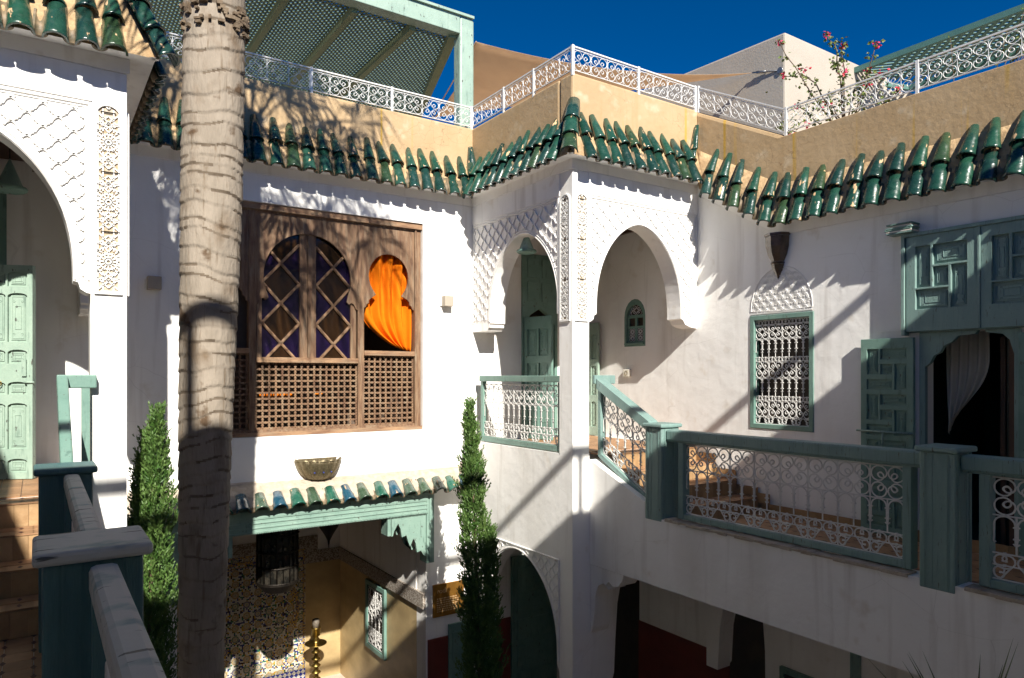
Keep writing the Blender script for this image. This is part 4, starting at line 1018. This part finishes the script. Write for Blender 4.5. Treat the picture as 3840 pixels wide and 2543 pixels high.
# shade sail
A0, B0, C0, D0 = Vector((5.86, 9.72, 5.38)), Vector((9.55, 7.24, 4.885)), Vector((6.98, 13.4, 5.5)), Vector((9.3, 9.6, 4.2))
def sailf(i, j):
    p = (A0 * (1 - i) + B0 * i) * (1 - j) + (C0 * (1 - i) + D0 * i) * j if False else None
    e = A0.lerp(B0, i); e = e - Vector((0, 0, .20)) * 4 * i * (1 - i)
    f = C0.lerp(B0, i)
    q = e.lerp(f, j); q.z += -.20 * 4 * j * (1 - j) * (1 - i) + .012 * math.sin(j * 26 + i * 5) * (1 - i); return tuple(q)
m = MB(); m.grid(sailf, 24, 16)
sail = one('shade_sail', 'tan canvas shade sail stretched between the pergola post and the tower', 'shade sail', m, SAIL)
mo = sail.modifiers.new('thickness', 'SOLIDIFY'); mo.thickness = .006
m = MB(); m.tube([A0.lerp(C0, j) * .5 + A0.lerp(C0, j) * .5 for j in (0, 1)], .012, 5); m.build('hem', SAIL, sail)
m = MB(); m.tube([tuple(B0), (9.6, 6.76, 4.76)], .012, 6); m.tube([(9.58, 6.76, 4.76), (9.62, 6.76, 4.76)], .05, 8); m.tube([B0.lerp(Vector((9.6, 6.76, 4.76)), .15), B0.lerp(Vector((9.6, 6.76, 4.76)), .5)], .022, 6)
one('sail_cable', 'thin steel cable tying the sail corner to the tower', 'cable', m, STEEL)

# ---------------------------------------------------------------- buildings behind the camera (their shade falls into the court)
SH = thing('courtyard_wall', 'white south wall behind the camera whose roof edge shades the lower court', 'wall', (0, -.47, 0))
m = MB(); m.box(-3, 6.85, -.35, 0, -5.7, 2.9); m.build('plaster_wall', PL, SH)
m = MB(); m.box(-3, 6.85, -.35, .005, 2.9005, 3.85); m.build('parapet', OC, SH)
m = MB(); m.box(6.85, 9.5, -.35, 0, -5.7, 2.9); m.build('plaster_wall', PL, SH)
m = MB(); m.box(6.851, 9.5, -.35, .003, 2.9005, 4.74); m.build('parapet', OC, SH)
m = MB(); m.box(-3, 6.85, -.10, -.02, 4.60, 4.70); m.build('roof_handrail', GM, SH)
for k in range(5):
    m = MB(); m.box(-2.9 + k * 2.2, -2.84 + k * 2.2, -.10, -.04, 3.85, 4.6); m.build('rail_post', GM, SH)
WWL = thing('terrace_wall', 'white west wall behind the left terrace, its mirror twin across the court', 'wall', (-1.65, 0, 0)); frame(M_W)
m = MB(); m.prism([(-.8, -5.7), (9.40, -5.7), (9.40, 2.61), (6.95, 2.62), (5.58, 1.81), (-.8, 1.81)], 0, .3); m.build('plaster_wall', PL, WWL)
m = MB(); m.prism([(-.8, 1.812), (5.58, 1.812), (6.95, 2.622), (6.98, 3.84), (5.50, 3.07), (-.8, 3.07)], -.008, .3); m.build('parapet', OC, WWL)
frame(M_N)
# ---------------------------------------------------------------- left pavilion door
t = thing('open_door', 'pale sage double row panelled door leaf standing open at the left edge', 'door', (-.012, 8.36, -1.0), math.radians(-24))
cells = []
for z0, z1 in ((.035, .095), (.13, .345), (.385, .45), (.49, .555), (.60, .655) if 0 else (.585, .60)): pass
rowsd = [(.03, .095), (.14, .355), (.395, .455), (.54, .605), (.64, .87), (.90, .97)]
for a, b in ((.05, .265), (.285, .50), (.52, .735), (.755, .955)):
    for z0, z1 in rowsd: cells.append((a, z0, b, z1))
dl = panel_leaf(t, 'leaf', .86, 2.08, cells, GL, th=.05, loc=(-.87, 0, 0), arch=True)
m = MB(); m.tube([(x * .03 - .30, -.06, z * .03 + .93) for x, z in ring(0, 0, 1, 12)], .005, 5); m.build('ring_handle', BR, t)
m = MB(); m.box(-.09, -.05, -.07, -.05, 1.0, 1.16); m.tube([(-.07, -.06, .94), (.02, -.06, .94)], .010, 6); m.build('latch', GL, t)
m = MB(); m.box(-.03, .0, -.052, .01, 0, 2.08); m.build('edge_strip', GL, t)

# ---------------------------------------------------------------- lamps
def cone_lamp(label, loc):
    t = thing('cone_lamp', label, 'lamp', loc, group='green cone lamps hanging in the arches')
    m = MB(); m.lathe([(.005, .30), (.03, .24), (.10, .06), (.115, .04)], n=20); m.build('shade', GD, t)
    m = MB(); m.lathe([(.135, .035), (.145, .02), (.14, .0), (.12, -.012), (.10, .0)], n=20); m.build('rim', GM, t)
    m = MB(); m.tube([(0, 0, .29), (0, 0, .60)], .006, 5); m.build('cord', BK, t)
    return t
cone_lamp('dark green cone lamp hanging inside the pavilion left arch', (5.78, 8.2, 1.76)); cone_lamp('green cone lamp hanging in the arch at the left edge', (-.21, 8.2, 1.76))
def wall_light(label, u, z):
    t = thing('wall_light', label, 'wall light', (u, 9.41, z), group='small white box lights on the courtyard wall')
    m = MB(); m.box(-.085, .065, -.13, -.02, -.08, .075); m.build('body', TW, t, bev=.006)
    m = MB(); m.box(-.105, -.08, -.03, -.001, -.07, .05); m.build('bracket', PLC, t)
wall_light('small white box light on sunlit plaster right of the wooden window', 5.14, 1.13); wall_light('small white box light in tree shade left of the palm trunk', 1.17, 1.11)
# half bowl sconce of pierced brass
t = thing('bowl_sconce', 'half bowl sconce of pierced brass with petal rim above the tiled canopy', 'wall lamp', (3.16, 9.41, -1.40))
def bowl(i, j):
    a = PI + PI * i; r = .06 + .25 * math.sin(j * PI / 2 * .92); k = abs(math.sin(i * 7 * PI)); r *= 1 + .05 * k * j
    return (r * math.cos(a), r * math.sin(a) * .92 - .001, .30 * (1 - math.cos(j * PI / 2 * .95)) + (.022 * k if j > .99 else 0))
m = MB(); m.grid(bowl, 56, 10); o = m.build('pierced_bowl', BRD, t); so_ = o.modifiers.new('thickness', 'SOLIDIFY'); so_.thickness = .006
m = MB()
for k in range(8): m.tube([bowl(k / 7, j / 8) for j in range(9)], .008, 5)
m.tube([bowl(k / 56, .98) for k in range(57)], .007, 5); m.build('petal_ribs', BRD, t)
m = MB(); m.prism([(.26 * math.cos(a * PI / 12), .02 + .02) for a in range(0)] or [(-.27, .29), (-.20, .12), (-.08, .03), (.08, .03), (.20, .12), (.27, .29)], -.012, -.001); m.build('back_plate', BRD, t)
m = MB(); m.grid(lambda i, j: ((.26 - .01) * math.cos(PI + PI * i) * (.4 + .6 * j), .25 * math.sin(PI + PI * i) * (.4 + .6 * j) * .9 - .002, .20 + .045 * j), 24, 3); m.build('diffuser', mat('frosted_diffuser', (.5, .45, .38), None, rough=.6), t)
m = MB()
for k, cc in ((2.5, 0), (3.5, 0), (4.5, 0)):
    p = bowl(k / 7, .62); m.lathe([(.004, -.012), (.016, 0), (.004, .012)], (p[0], p[1] - .012, p[2]), 8)
m.build('glass_beads', BLP, t)
# corner lantern bracket on the east wall
t = thing('ceramic_lamp', 'brown glazed faceted lamp bracket tapering to a point under the tiled eave', 'wall lamp', (7.91, 5.60, 1.30))
def fac(prof, name, mt, n=8):
    m = MB(XE(0)); rings = []
    for r, z in prof: rings.append([m.pt((r * math.cos(PI * k / n), -r * math.sin(PI * k / n) - .001, z)) for k in range(n + 1)])
    for a in range(len(rings) - 1):
        for k in range(n): m.face([rings[a][k], rings[a][k + 1], rings[a + 1][k + 1], rings[a + 1][k]])
    m.face(rings[-1]); m.build(name, mt, t)
fac([(.085, .17), (.13, .26), (.155, .36), (.16, .49)], 'body', BRN, 4); fac([(.165, .49), (.175, .50), (.175, .525), (.12, .527)], 'rim', BRN, 4)
fac([(.085, .135), (.095, .15), (.085, .168)], 'collar', BRN, 8); fac([(.002, -.06), (.03, 0), (.075, .08), (.085, .134)], 'tip', BRN, 4)
# ledge of stacked painted slips over the door
t = thing('tile_ledge', 'small ledge of stacked weathered green slips above the left end of the door', 'ledge', (7.91, 3.98, 1.50)); frame(M_E)
for k in range(6):
    m = MB(); m.box(-.13 + rnd.uniform(-.01, .01), .15 + rnd.uniform(-.01, .01), -.17 + rnd.uniform(-.01, .01), -.001, k * .019 + .045, k * .019 + .060); m.build('slip', (GD, BEIGE, GM)[k % 3], t, bev=.003)
frame(M_N)
t = thing('light_switch', 'square cream switch on the wall below the little arched window', 'switch', (7.91, 8.38, .05)); frame(M_E)
m = MB(); m.box(-.07, .07, -.045, -.001, -.06, .06); o = m.build('housing', SW, t, bev=.008)
m = MB(); m.tube([(x * .028, -.047, z * .035) for x, z in ring(0, 0, 1, 12)], .003, 5); m.build('dial_ring', BR, t)
frame(M_N)
# curtains
m = MB()
def cur(i, j):      # i across, j down
    zt = 1.86 - .06 * abs(math.sin(i * 14)); zb = .46 - .10 * (i ** .8)
    z = zt + (zb - zt) * j; x = 3.86 + .80 * i
    if j > .58: x = x + (4.62 - x) * ((j - .58) / .42) ** 2.0 * .66
    return (x, 9.60 + .045 * math.sin(i * 30 + j * 2.2 + .8 * math.sin(j * 5)) + .01 * math.sin(i * 71), z - .05 * math.sin(j * PI) * (1 - i))
m.grid(cur, 60, 24); cu = one('curtain', 'bright orange curtain gathered to the right in the keyhole window', 'curtain', m, OR)
x_ = cu.modifiers.new('thickness', 'SOLIDIFY'); x_.thickness = .004
m = MB(); m.grid(lambda i, j: (1.50 + .30 * i, 9.58 + .03 * math.sin(i * 22), 1.85 - 1.5 * j), 20, 6); cu = one('curtain', 'strip of orange curtain at the keyhole opening just right of the palm trunk', 'curtain', m, OR)
m = MB()
for k in range(5): m.box(2.45 + k * .09, 2.52 + k * .09, 9.62, 9.64, -.28, -.20)
m.box(3.2, 3.30, 9.62, 9.64, -.25, -.19); one('cushion_edge', 'small orange cushion edge glimpsed through the lattice screen', 'cushion', m, OR)
m = MB()
def cur2(i, j):
    v = 3.77 - .44 * i; s = math.sin(j * PI / 2)
    return (8.32 + .03 * math.sin(i * 30 + j), v + (3.74 - v) * (max(0, j - .35) / .65) ** 2.0 * .85, .50 - (1.15 - .25 * i) * j)
m.grid(cur2, 40, 16); one('curtain', 'pale grey curtain drawn aside in the dark terrace doorway', 'curtain', m, CW)
t = thing('glass_door', 'inner door of rippled glass reflecting light in the dark terrace doorway', 'glass door', (8.36, 3.2, -1.78)); 
m = MB(); m.box(0, .015, -.32, .0, .0, 2.2)
def exr(c, out):
    return mixn(c, noisemask(c, 30, .52, .60, (1, 2, 1)), out, (.45, .42, .38))
RG = mat('rippled_glass', (.03, .025, .02), None, rough=.15, bump=.01, bscale=22)
m.build('glass', RG, t)
m = MB(); m.box(-.02, .04, -.40, -.321, 0, 2.2); m.box(-.02, .04, .001, .05, 0, 2.2); m.build('frame', WDK, t)
# lanterns in the niche
t = thing('lantern', 'large dark drum lantern of glass panes hanging in the niche', 'lantern', (2.92, 10.45, -3.05)); n = 10
m = MB(); m.lathe([(.12, -.10), (.20, -.07), (.26, 0), (.30, .05), (.30, .08)], n=20, sm=False); m.build('base', BK, t)
m = MB(); m.lathe([(.30, .98), (.31, 1.02), (.20, 1.1), (.05, 1.25), (.02, 1.4)], n=20, sm=False); m.build('crown', BK, t)
for k in range(n):
    a = 2 * PI * k / n; a2 = 2 * PI * (k + 1) / n; p = lambda aa, z, r=.29: (r * math.cos(aa), r * math.sin(aa), z)
    m = MB(); i = [m.pt(q) for q in (p(a, .08), p(a2, .08), p(a2, .98), p(a, .98))]; m.face(i); m.build('pane', LG, t)
    m = MB(); m.tube([p(a, .07, .295), p(a, .99, .295)], .012, 5); m.tube([p((a + a2) / 2, .07, .285), p((a + a2) / 2, .99, .285)], .008, 5); m.build('stave', BK, t)
for z in (.08, .30, .52, .76, .97):
    m = MB(); m.tube([(.297 * math.cos(2 * PI * k / 20), .297 * math.sin(2 * PI * k / 20), z) for k in range(21)], .012, 5); m.build('hoop', BK, t)
t = thing('lantern', 'small dark teardrop lantern hanging at the back of the niche', 'lantern', (3.95, 11.2, -2.80))
m = MB(); m.lathe([(.004, 0), (.02, .12), (.07, .22), (.15, .34), (.20, .46), (.20, .56), (.12, .68), (.04, .8), (.01, 1.05)], n=16); m.build('body', BK, t)
# candlestick
t = thing('candlestick', 'tall turned brass floor candlestick with a round drip plate and stub of candle', 'candlestick', (4.12, 12.35, -5.655))
z = 0; prof = [(.16, 0), (.16, .02), (.09, .06), (.05, .10)]
zz = .10
while zz < .88: prof += [(.026, zz + .01), (.058, zz + .045), (.058, zz + .06), (.026, zz + .095), (.036, zz + .11)]; zz += .12
prof += [(.03, .93), (.05, .97), (.03, 1.01), (.035, 1.03), (.055, 1.05), (.055, 1.17), (.062, 1.18), (.06, 1.19)]
m = MB(); m.lathe([(r * 1.45 if z > .12 else r, z) for r, z in prof], n=18); m.build('stem', BR, t)
m = MB(); m.lathe([(.05, .885), (.13, .875), (.19, .90), (.19, .912), (.13, .892), (.05, .90)], n=24); m.build('drip_plate', BR, t)
m = MB(); m.lathe([(.06, 1.19), (.062, 1.33), (.04, 1.34)], n=14); m.build('candle', mat('dark_wax', (.05, .035, .025), (.2, .17, .13), 9, .6), t)  # wax mottled from near black to dull brown
# plaque with engraved lettering
t = thing('plaque', 'rectangular copper plaque with embossed lettering on the lower white wall', 'plaque', (5.17, 9.41, -3.37))
m = MB(); m.box(-.26, .27, -.03, -.001, -.245, .245); m.build('plate', COP, t, bev=.004)
cuv = bpy.data.curves.new('lettering', 'FONT'); cuv.body = 'rodi'; cuv.size = .10; cuv.extrude = .003
fo = bpy.data.objects.new('tmp', cuv); C.objects.link(fo); dg = bpy.context.evaluated_depsgraph_get(); me = bpy.data.meshes.new_from_object(fo.evaluated_get(dg)); bpy.data.objects.remove(fo)
me.materials.clear(); BRL = mat('bright_copper', (.62, .42, .22), None, rough=.4, metal=.5); me.materials.append(BRL)
link('lettering', me, t, mw=Matrix.Translation((-.20, -.0315, .11)) @ Matrix.Rotation(PI / 2, 4, 'X'))
m = MB()
for r in range(7):
    x = -.20
    while x < .15:
        wd = rnd.uniform(.02, .05); m.box(x, min(x + wd, .17), -.034, -.0305, .02 - r * .032, .036 - r * .032); x += wd + .012
m.build('small_lettering_lines', BRL, t)

# ---------------------------------------------------------------- palm
PALM = thing('palm_tree', 'thick ringed palm trunk rising past the frame in front of the wooden window', 'palm tree', (1.02, 5.24, -5.66))
cs, sn = math.cos(math.radians(34)), math.sin(math.radians(34))
def pr(z):     # radius and sideways lean by height above the eye
    if z < -2: r = .148 + (-2 - z) * .02; l = -.083
    else: r = .148 + (min(z, 1.2) + 2) / 3.2 * .055; l = -.083 + (z + 2) / 4.6 * .10
    return r, l
ringz = []; z = -5.6
rr = random.Random(5)
while z < 6.6: ringz.append(z); z += rr.uniform(.06, .15)
m = MB(); nA = 128; prev = None; hs = []
z = -5.66; dz = .010
import bisect
while z < 6.5:
    row = []; mk = []; r0, l = pr(z)
    for k in range(nA):
        a = 2 * PI * k / nA
        zw = z + .030 * math.sin(a * 1 + z * 2.1) + .014 * math.sin(a * 2 - z * 3.3) + .007 * math.sin(a * 5 + 3 * z)
        i = bisect.bisect(ringz, zw) - 1; i = max(0, min(i, len(ringz) - 2)); f = (zw - ringz[i]) / (ringz[i + 1] - ringz[i])
        bulge = .013 * (1 - f) * (1 if f > .10 else f / .10) - .010
        r = r0 + bulge * (.6 + .4 * math.sin(a * 2 + i * 2.3)) + .003 * math.sin(a * 3 + z * 2)
        x = r * math.cos(a) + l * cs; y = r * math.sin(a) - l * sn
        row.append(m.pt((x, y, z + 5.66))); mk.append(1 if f * (ringz[i + 1] - ringz[i]) < .016 and math.sin(a * 2 + i * 1.7) + math.sin(a * 5 + i * 4.1) * .7 > .1 else 0)
    if prev:
        for k in range(nA): m.face([prev[k], prev[(k + 1) % nA], row[(k + 1) % nA], row[k]], mk[k], True)
    prev = row; z += dz
m.build('trunk', [BARK, mat('ring_scar', (.10, .072, .048), (.19, .15, .11), 14, .9)], PALM, fix=False)
m = MB()
for (zz, aa) in ((2.48, 0), (2.42, 1), (2.36, .4), (2.45, 2.2)):        # ragged fibre collar near the top of the picture
    for k in range(26):
        a = aa + rr.uniform(-2.2, 2.2) - PI / 2; r = .212; h = rr.uniform(.012, .03); a2 = a + rr.uniform(.08, .22); z2 = zz + rr.uniform(-.03, .05)
        l = pr(zz)[1]; m.hexa([(rq * math.cos(aq) + l * cs, rq * math.sin(aq) - l * sn, z2 + 5.66 + hq) for hq in (0, h) for rq, aq in ((r - .02, a), (r + .012, a), (r + .016, a2), (r - .02, a2))])
m.build('fibre_collar', mat('dark_fibre', (.09, .06, .035), (.2, .15, .1), 20, .9), PALM, kind='stuff')
m = MB(); top = Vector((.0 + .15 * cs, -.15 * sn, 11.95))
for k in range(44):
    a = k * 2.399; el = math.radians(80 - k * 3.4 + rr.uniform(-8, 8)); L1 = rr.uniform(1.0, 1.75)
    d = Vector((math.cos(a) * math.cos(el), math.sin(a) * math.cos(el), math.sin(el)))
    p1 = top + d * L1 - Vector((0, 0, .12 * L1)); m.tube([top, top + d * L1 * .5, p1], .014, 4, cap=False)
    side = d.cross(Vector((0, 0, 1))).normalized(); upv = side.cross(d).normalized()
    for q in range(30):
        b = math.radians(-125 + q * 250 / 29); dd = (d * math.cos(b) + side * math.sin(b) + upv * .10 * math.cos(q)).normalized()
        L2 = rr.uniform(.75, 1.0) * (1 - .25 * abs(b) / 2.2); w_ = .020
        s2 = dd.cross(upv).normalized() * w_
        mid = p1 + dd * L2 * .55; tip = p1 + dd * L2 + Vector((0, 0, -rr.uniform(.40, .85)))
        i = [m.pt(v) for v in (p1, mid - s2, tip, mid + s2)]; m.face([i[0], i[1], i[2], i[3]], 0)
m.build('crown', PF, PALM, fix=False)
for k in range(3):
    pass

# ---------------------------------------------------------------- cypresses
def cypress(label, base, top, rad, seed, heads, pot=None, dens=1.0):
    r_ = random.Random(seed); t = thing('cypress_tree', label, 'cypress', base, group=None)
    m = MB(); H = top[2] - base[2]; ax = lambda f: Vector(((top[0] - base[0]) * f, (top[1] - base[1]) * f, H * f))
    m.tube([ax(f / 8) for f in range(9)], .045, 6, r2=.008); m.build('trunk', STM, t)
    m = MB(); n = int(3300 * dens)
    for k in range(n):                       # sprays of scale leaves
        hd = r_.choice(heads); f0 = r_.random() ** .75; f = f0 * hd[2]; dt = (1 - f0) * H * hd[2]
        R0 = (rad * hd[3] * (1 - math.exp(-dt / (.75 if len(heads) < 3 else 1.15))) * (.4 + .6 * min(1, dt / .6)) + .012) * (1 + .14 * math.sin(f * 41 + hd[0] * 9) + .10 * math.sin(f * 83))
        a = r_.uniform(0, 2 * PI); rr2 = R0 * (.30 + .70 * r_.random() ** .5) * (1 + .20 * math.sin(a * 3 + f * 25)) * (1.3 if r_.random() < .10 else 1)
        c = ax(f) + Vector((hd[0] * min(1, f0 * 1.2), hd[1] * f0, 0)); p = c + Vector((rr2 * math.cos(a), rr2 * math.sin(a), 0))
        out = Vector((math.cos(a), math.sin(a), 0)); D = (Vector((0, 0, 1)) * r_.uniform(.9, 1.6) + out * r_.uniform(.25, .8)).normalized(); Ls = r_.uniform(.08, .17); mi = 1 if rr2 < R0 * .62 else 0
        for q_ in range(11):
            o_ = p + D * Ls * q_ / 11; d = (D + Vector((r_.uniform(-.75, .75), r_.uniform(-.75, .75), r_.uniform(-.3, .5)))).normalized()
            L_ = r_.uniform(.028, .055); s = d.orthogonal(); s = (Matrix.Rotation(r_.uniform(0, PI), 3, d) @ s).normalized() * r_.uniform(.006, .011)
            i = [m.pt(v) for v in (o_ - s * .5, o_ + d * L_ * .45 - s, o_ + d * L_, o_ + d * L_ * .45 + s)]; m.face(i, mi)
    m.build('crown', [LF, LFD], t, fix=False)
    m = MB()
    for k in range(26):
        hd = r_.choice(heads); f = hd[2] * r_.uniform(.86, 1.0); f0 = f / hd[2]; p = ax(f) + Vector((hd[0] * f0, hd[1] * f0, 0)); d = Vector((r_.uniform(-.25, .25), r_.uniform(-.25, .25), 1)).normalized()
        m.tube([p, p + d * .07, p + d * .14], .004, 4)
    m.build('shoots', STM, t, kind='stuff')
    if pot:
        m = MB(); m.lathe([(.18, 0), (.24, .05), (.30, .40), (.32, .45), (.28, .45), (.25, .40)], n=20); m.build('pot', pot, t)
    return t
cypress('bright green twin headed cypress standing left of the palm trunk', (.87, 7.56, -5.2), (.945, 7.69, -.40), .165, 3, [(.03, -.02, 1.0, 1.0), (-.055, .04, .955, .8)], BLP, 1.15)
cypress('tall slender leaning cypress in front of the corner pavilion base', (4.52, 7.25, -5.2), (4.42, 7.50, -.38), .20, 8, [(0, 0, 1.0, 1.0), (0, 0, .92, 1.0), (0, 0, .97, 1.0), (.17, -.09, .68, .6), (-.04, .03, .55, .9)], BLP, 1.5)
# spiky plant at the bottom right
t = thing('spiky_plant', 'spiky palm leaves reaching up at the bottom right corner', 'plant', (5.28, 2.22, -2.78)); m = MB()
rq = random.Random(4)
for k in range(20):
    a = rq.uniform(0, 2 * PI); el = rq.uniform(.7, 1.45); L_ = rq.uniform(.8, 1.15); d = Vector((math.cos(a) * math.cos(el), math.sin(a) * math.cos(el), math.sin(el)))
    s = d.cross(Vector((0, 0, 1))).normalized() * .010; bend = Vector((d.x, d.y, -.4)) * .16
    P_ = [d * L_ * f + bend * f * f for f in (0, .35, .7, 1)]; i = [m.pt(P_[0] - s), m.pt(P_[0] + s)]
    for p, w_ in ((P_[1], 1.2), (P_[2], .8), (P_[3], .05)):
        j = [m.pt(p - s * w_), m.pt(p + s * w_)]; m.face([i[0], i[1], j[1], j[0]]); i = j
m.build('leaves', PF, t, fix=False)
m = MB(); m.lathe([(.10, -2.88), (.10, -2.2), (.07, -.6), (.06, .02)], n=8); m.build('stem', STM, t)

# ---------------------------------------------------------------- bougainvillea
t = thing('bougainvillea', 'sparse bougainvillea with pink and red flowers climbing above the right railing', 'shrub', (8.35, 4.95, 2.07)); o0 = Vector((8.35, 4.95, 2.07)); rb = random.Random(21)
tips = [(5.80, 4.42), (5.12, 4.28), (4.50, 3.93), (5.84, 4.08), (4.68, 3.72), (4.90, 4.08), (5.66, 3.62), (4.68, 3.50), (4.25, 3.30), (5.25, 3.40), (5.78, 3.30), (4.98, 3.85)]
st = MB(); lv = MB(); fl = MB()
def leaf(mb, p, s_):
    d = Vector((rb.uniform(-1, 1), rb.uniform(-1, 1), rb.uniform(-.9, .5))).normalized(); s = d.orthogonal(); s = (Matrix.Rotation(rb.uniform(0, PI), 3, d) @ s).normalized() * s_ * .38
    up = d.cross(s).normalized() * s_ * .12; i = [mb.pt(v) for v in (p, p + d * s_ * .5 - s, p + d * s_, p + d * s_ * .5 + s, p + d * s_ * .5 - up)]
    mb.face([i[0], i[1], i[4]]); mb.face([i[1], i[2], i[4]]); mb.face([i[2], i[3], i[4]]); mb.face([i[3], i[0], i[4]])
for n_, (v, z) in enumerate(tips):
    p = Vector((0, 0, .9)); e = Vector((8.3 + rb.uniform(-.15, .15), v, z)) - o0; pts = [p * 0, p]
    for k in range(1, 9):
        f = k / 8; q = p.lerp(e, f) + Vector((0, 0, .28 * math.sin(f * PI) * (1 if n_ % 2 else -.2))) + Vector((rb.uniform(-.03, .03), rb.uniform(-.03, .03), rb.uniform(-.03, .03))); pts.append(q)
        for c_ in range(12 if k > 1 else 2):
            if rb.random() < (.55 if k < 4 else .8): leaf(lv, q + Vector((rb.uniform(-.05, .05), rb.uniform(-.05, .05), rb.uniform(-.05, .05))), rb.uniform(.035, .06))
    st.tube(pts, .012, 5, r2=.005)
    if n_ < 9:
        fl = MB()
        for c_ in range(12): leaf(fl, pts[-1] + Vector((rb.uniform(-.035, .035), rb.uniform(-.035, .035), rb.uniform(-.035, .035))), .042)
        fl.build('flower_cluster', FL, t, fix=False)
for v, z in ((5.55, 3.05), (5.30, 3.15), (4.85, 3.65), (5.35, 3.85), (4.35, 3.45), (5.05, 3.30)):
    fl = MB()
    for c_ in range(9): leaf(fl, Vector((8.1 + rb.uniform(-.04, .04), v + rb.uniform(-.05, .05), z + .05 + rb.uniform(-.04, .04))) - o0, .045)
    fl.build('flower_cluster', FL, t, fix=False)
for k in range(150):
    leaf(lv, Vector((8.15 + rb.uniform(-.1, .2), rb.gauss(5.1, .4), 3.25 + abs(rb.gauss(0, .2)))) - o0, rb.uniform(.035, .06))
st.build('stems', STM, t); lv.build('leaves', LO, t, fix=False)
t = thing('climbing_vine', 'thin leafy vine in front of the teal lattice at the top right', 'vine', (8.3, 3.4, 2.07)); st = MB(); lv = MB(); o0 = Vector((8.3, 3.4, 2.07))
for k in range(9):
    e = Vector((rb.uniform(-.05, .2), rb.uniform(-.75, .35), rb.uniform(1.35, 1.85))); st.tube([(0, 0, 0), tuple(e * .5 + Vector((0, .1, 0))), tuple(e)], .006, 4, r2=.003)
    for c_ in range(16): leaf(lv, e * rb.uniform(.7, 1.02) + Vector((rb.uniform(-.06, .06),) * 3), rb.uniform(.03, .05))
st.build('stems', STM, t); lv.build('leaves', LO, t, fix=False)
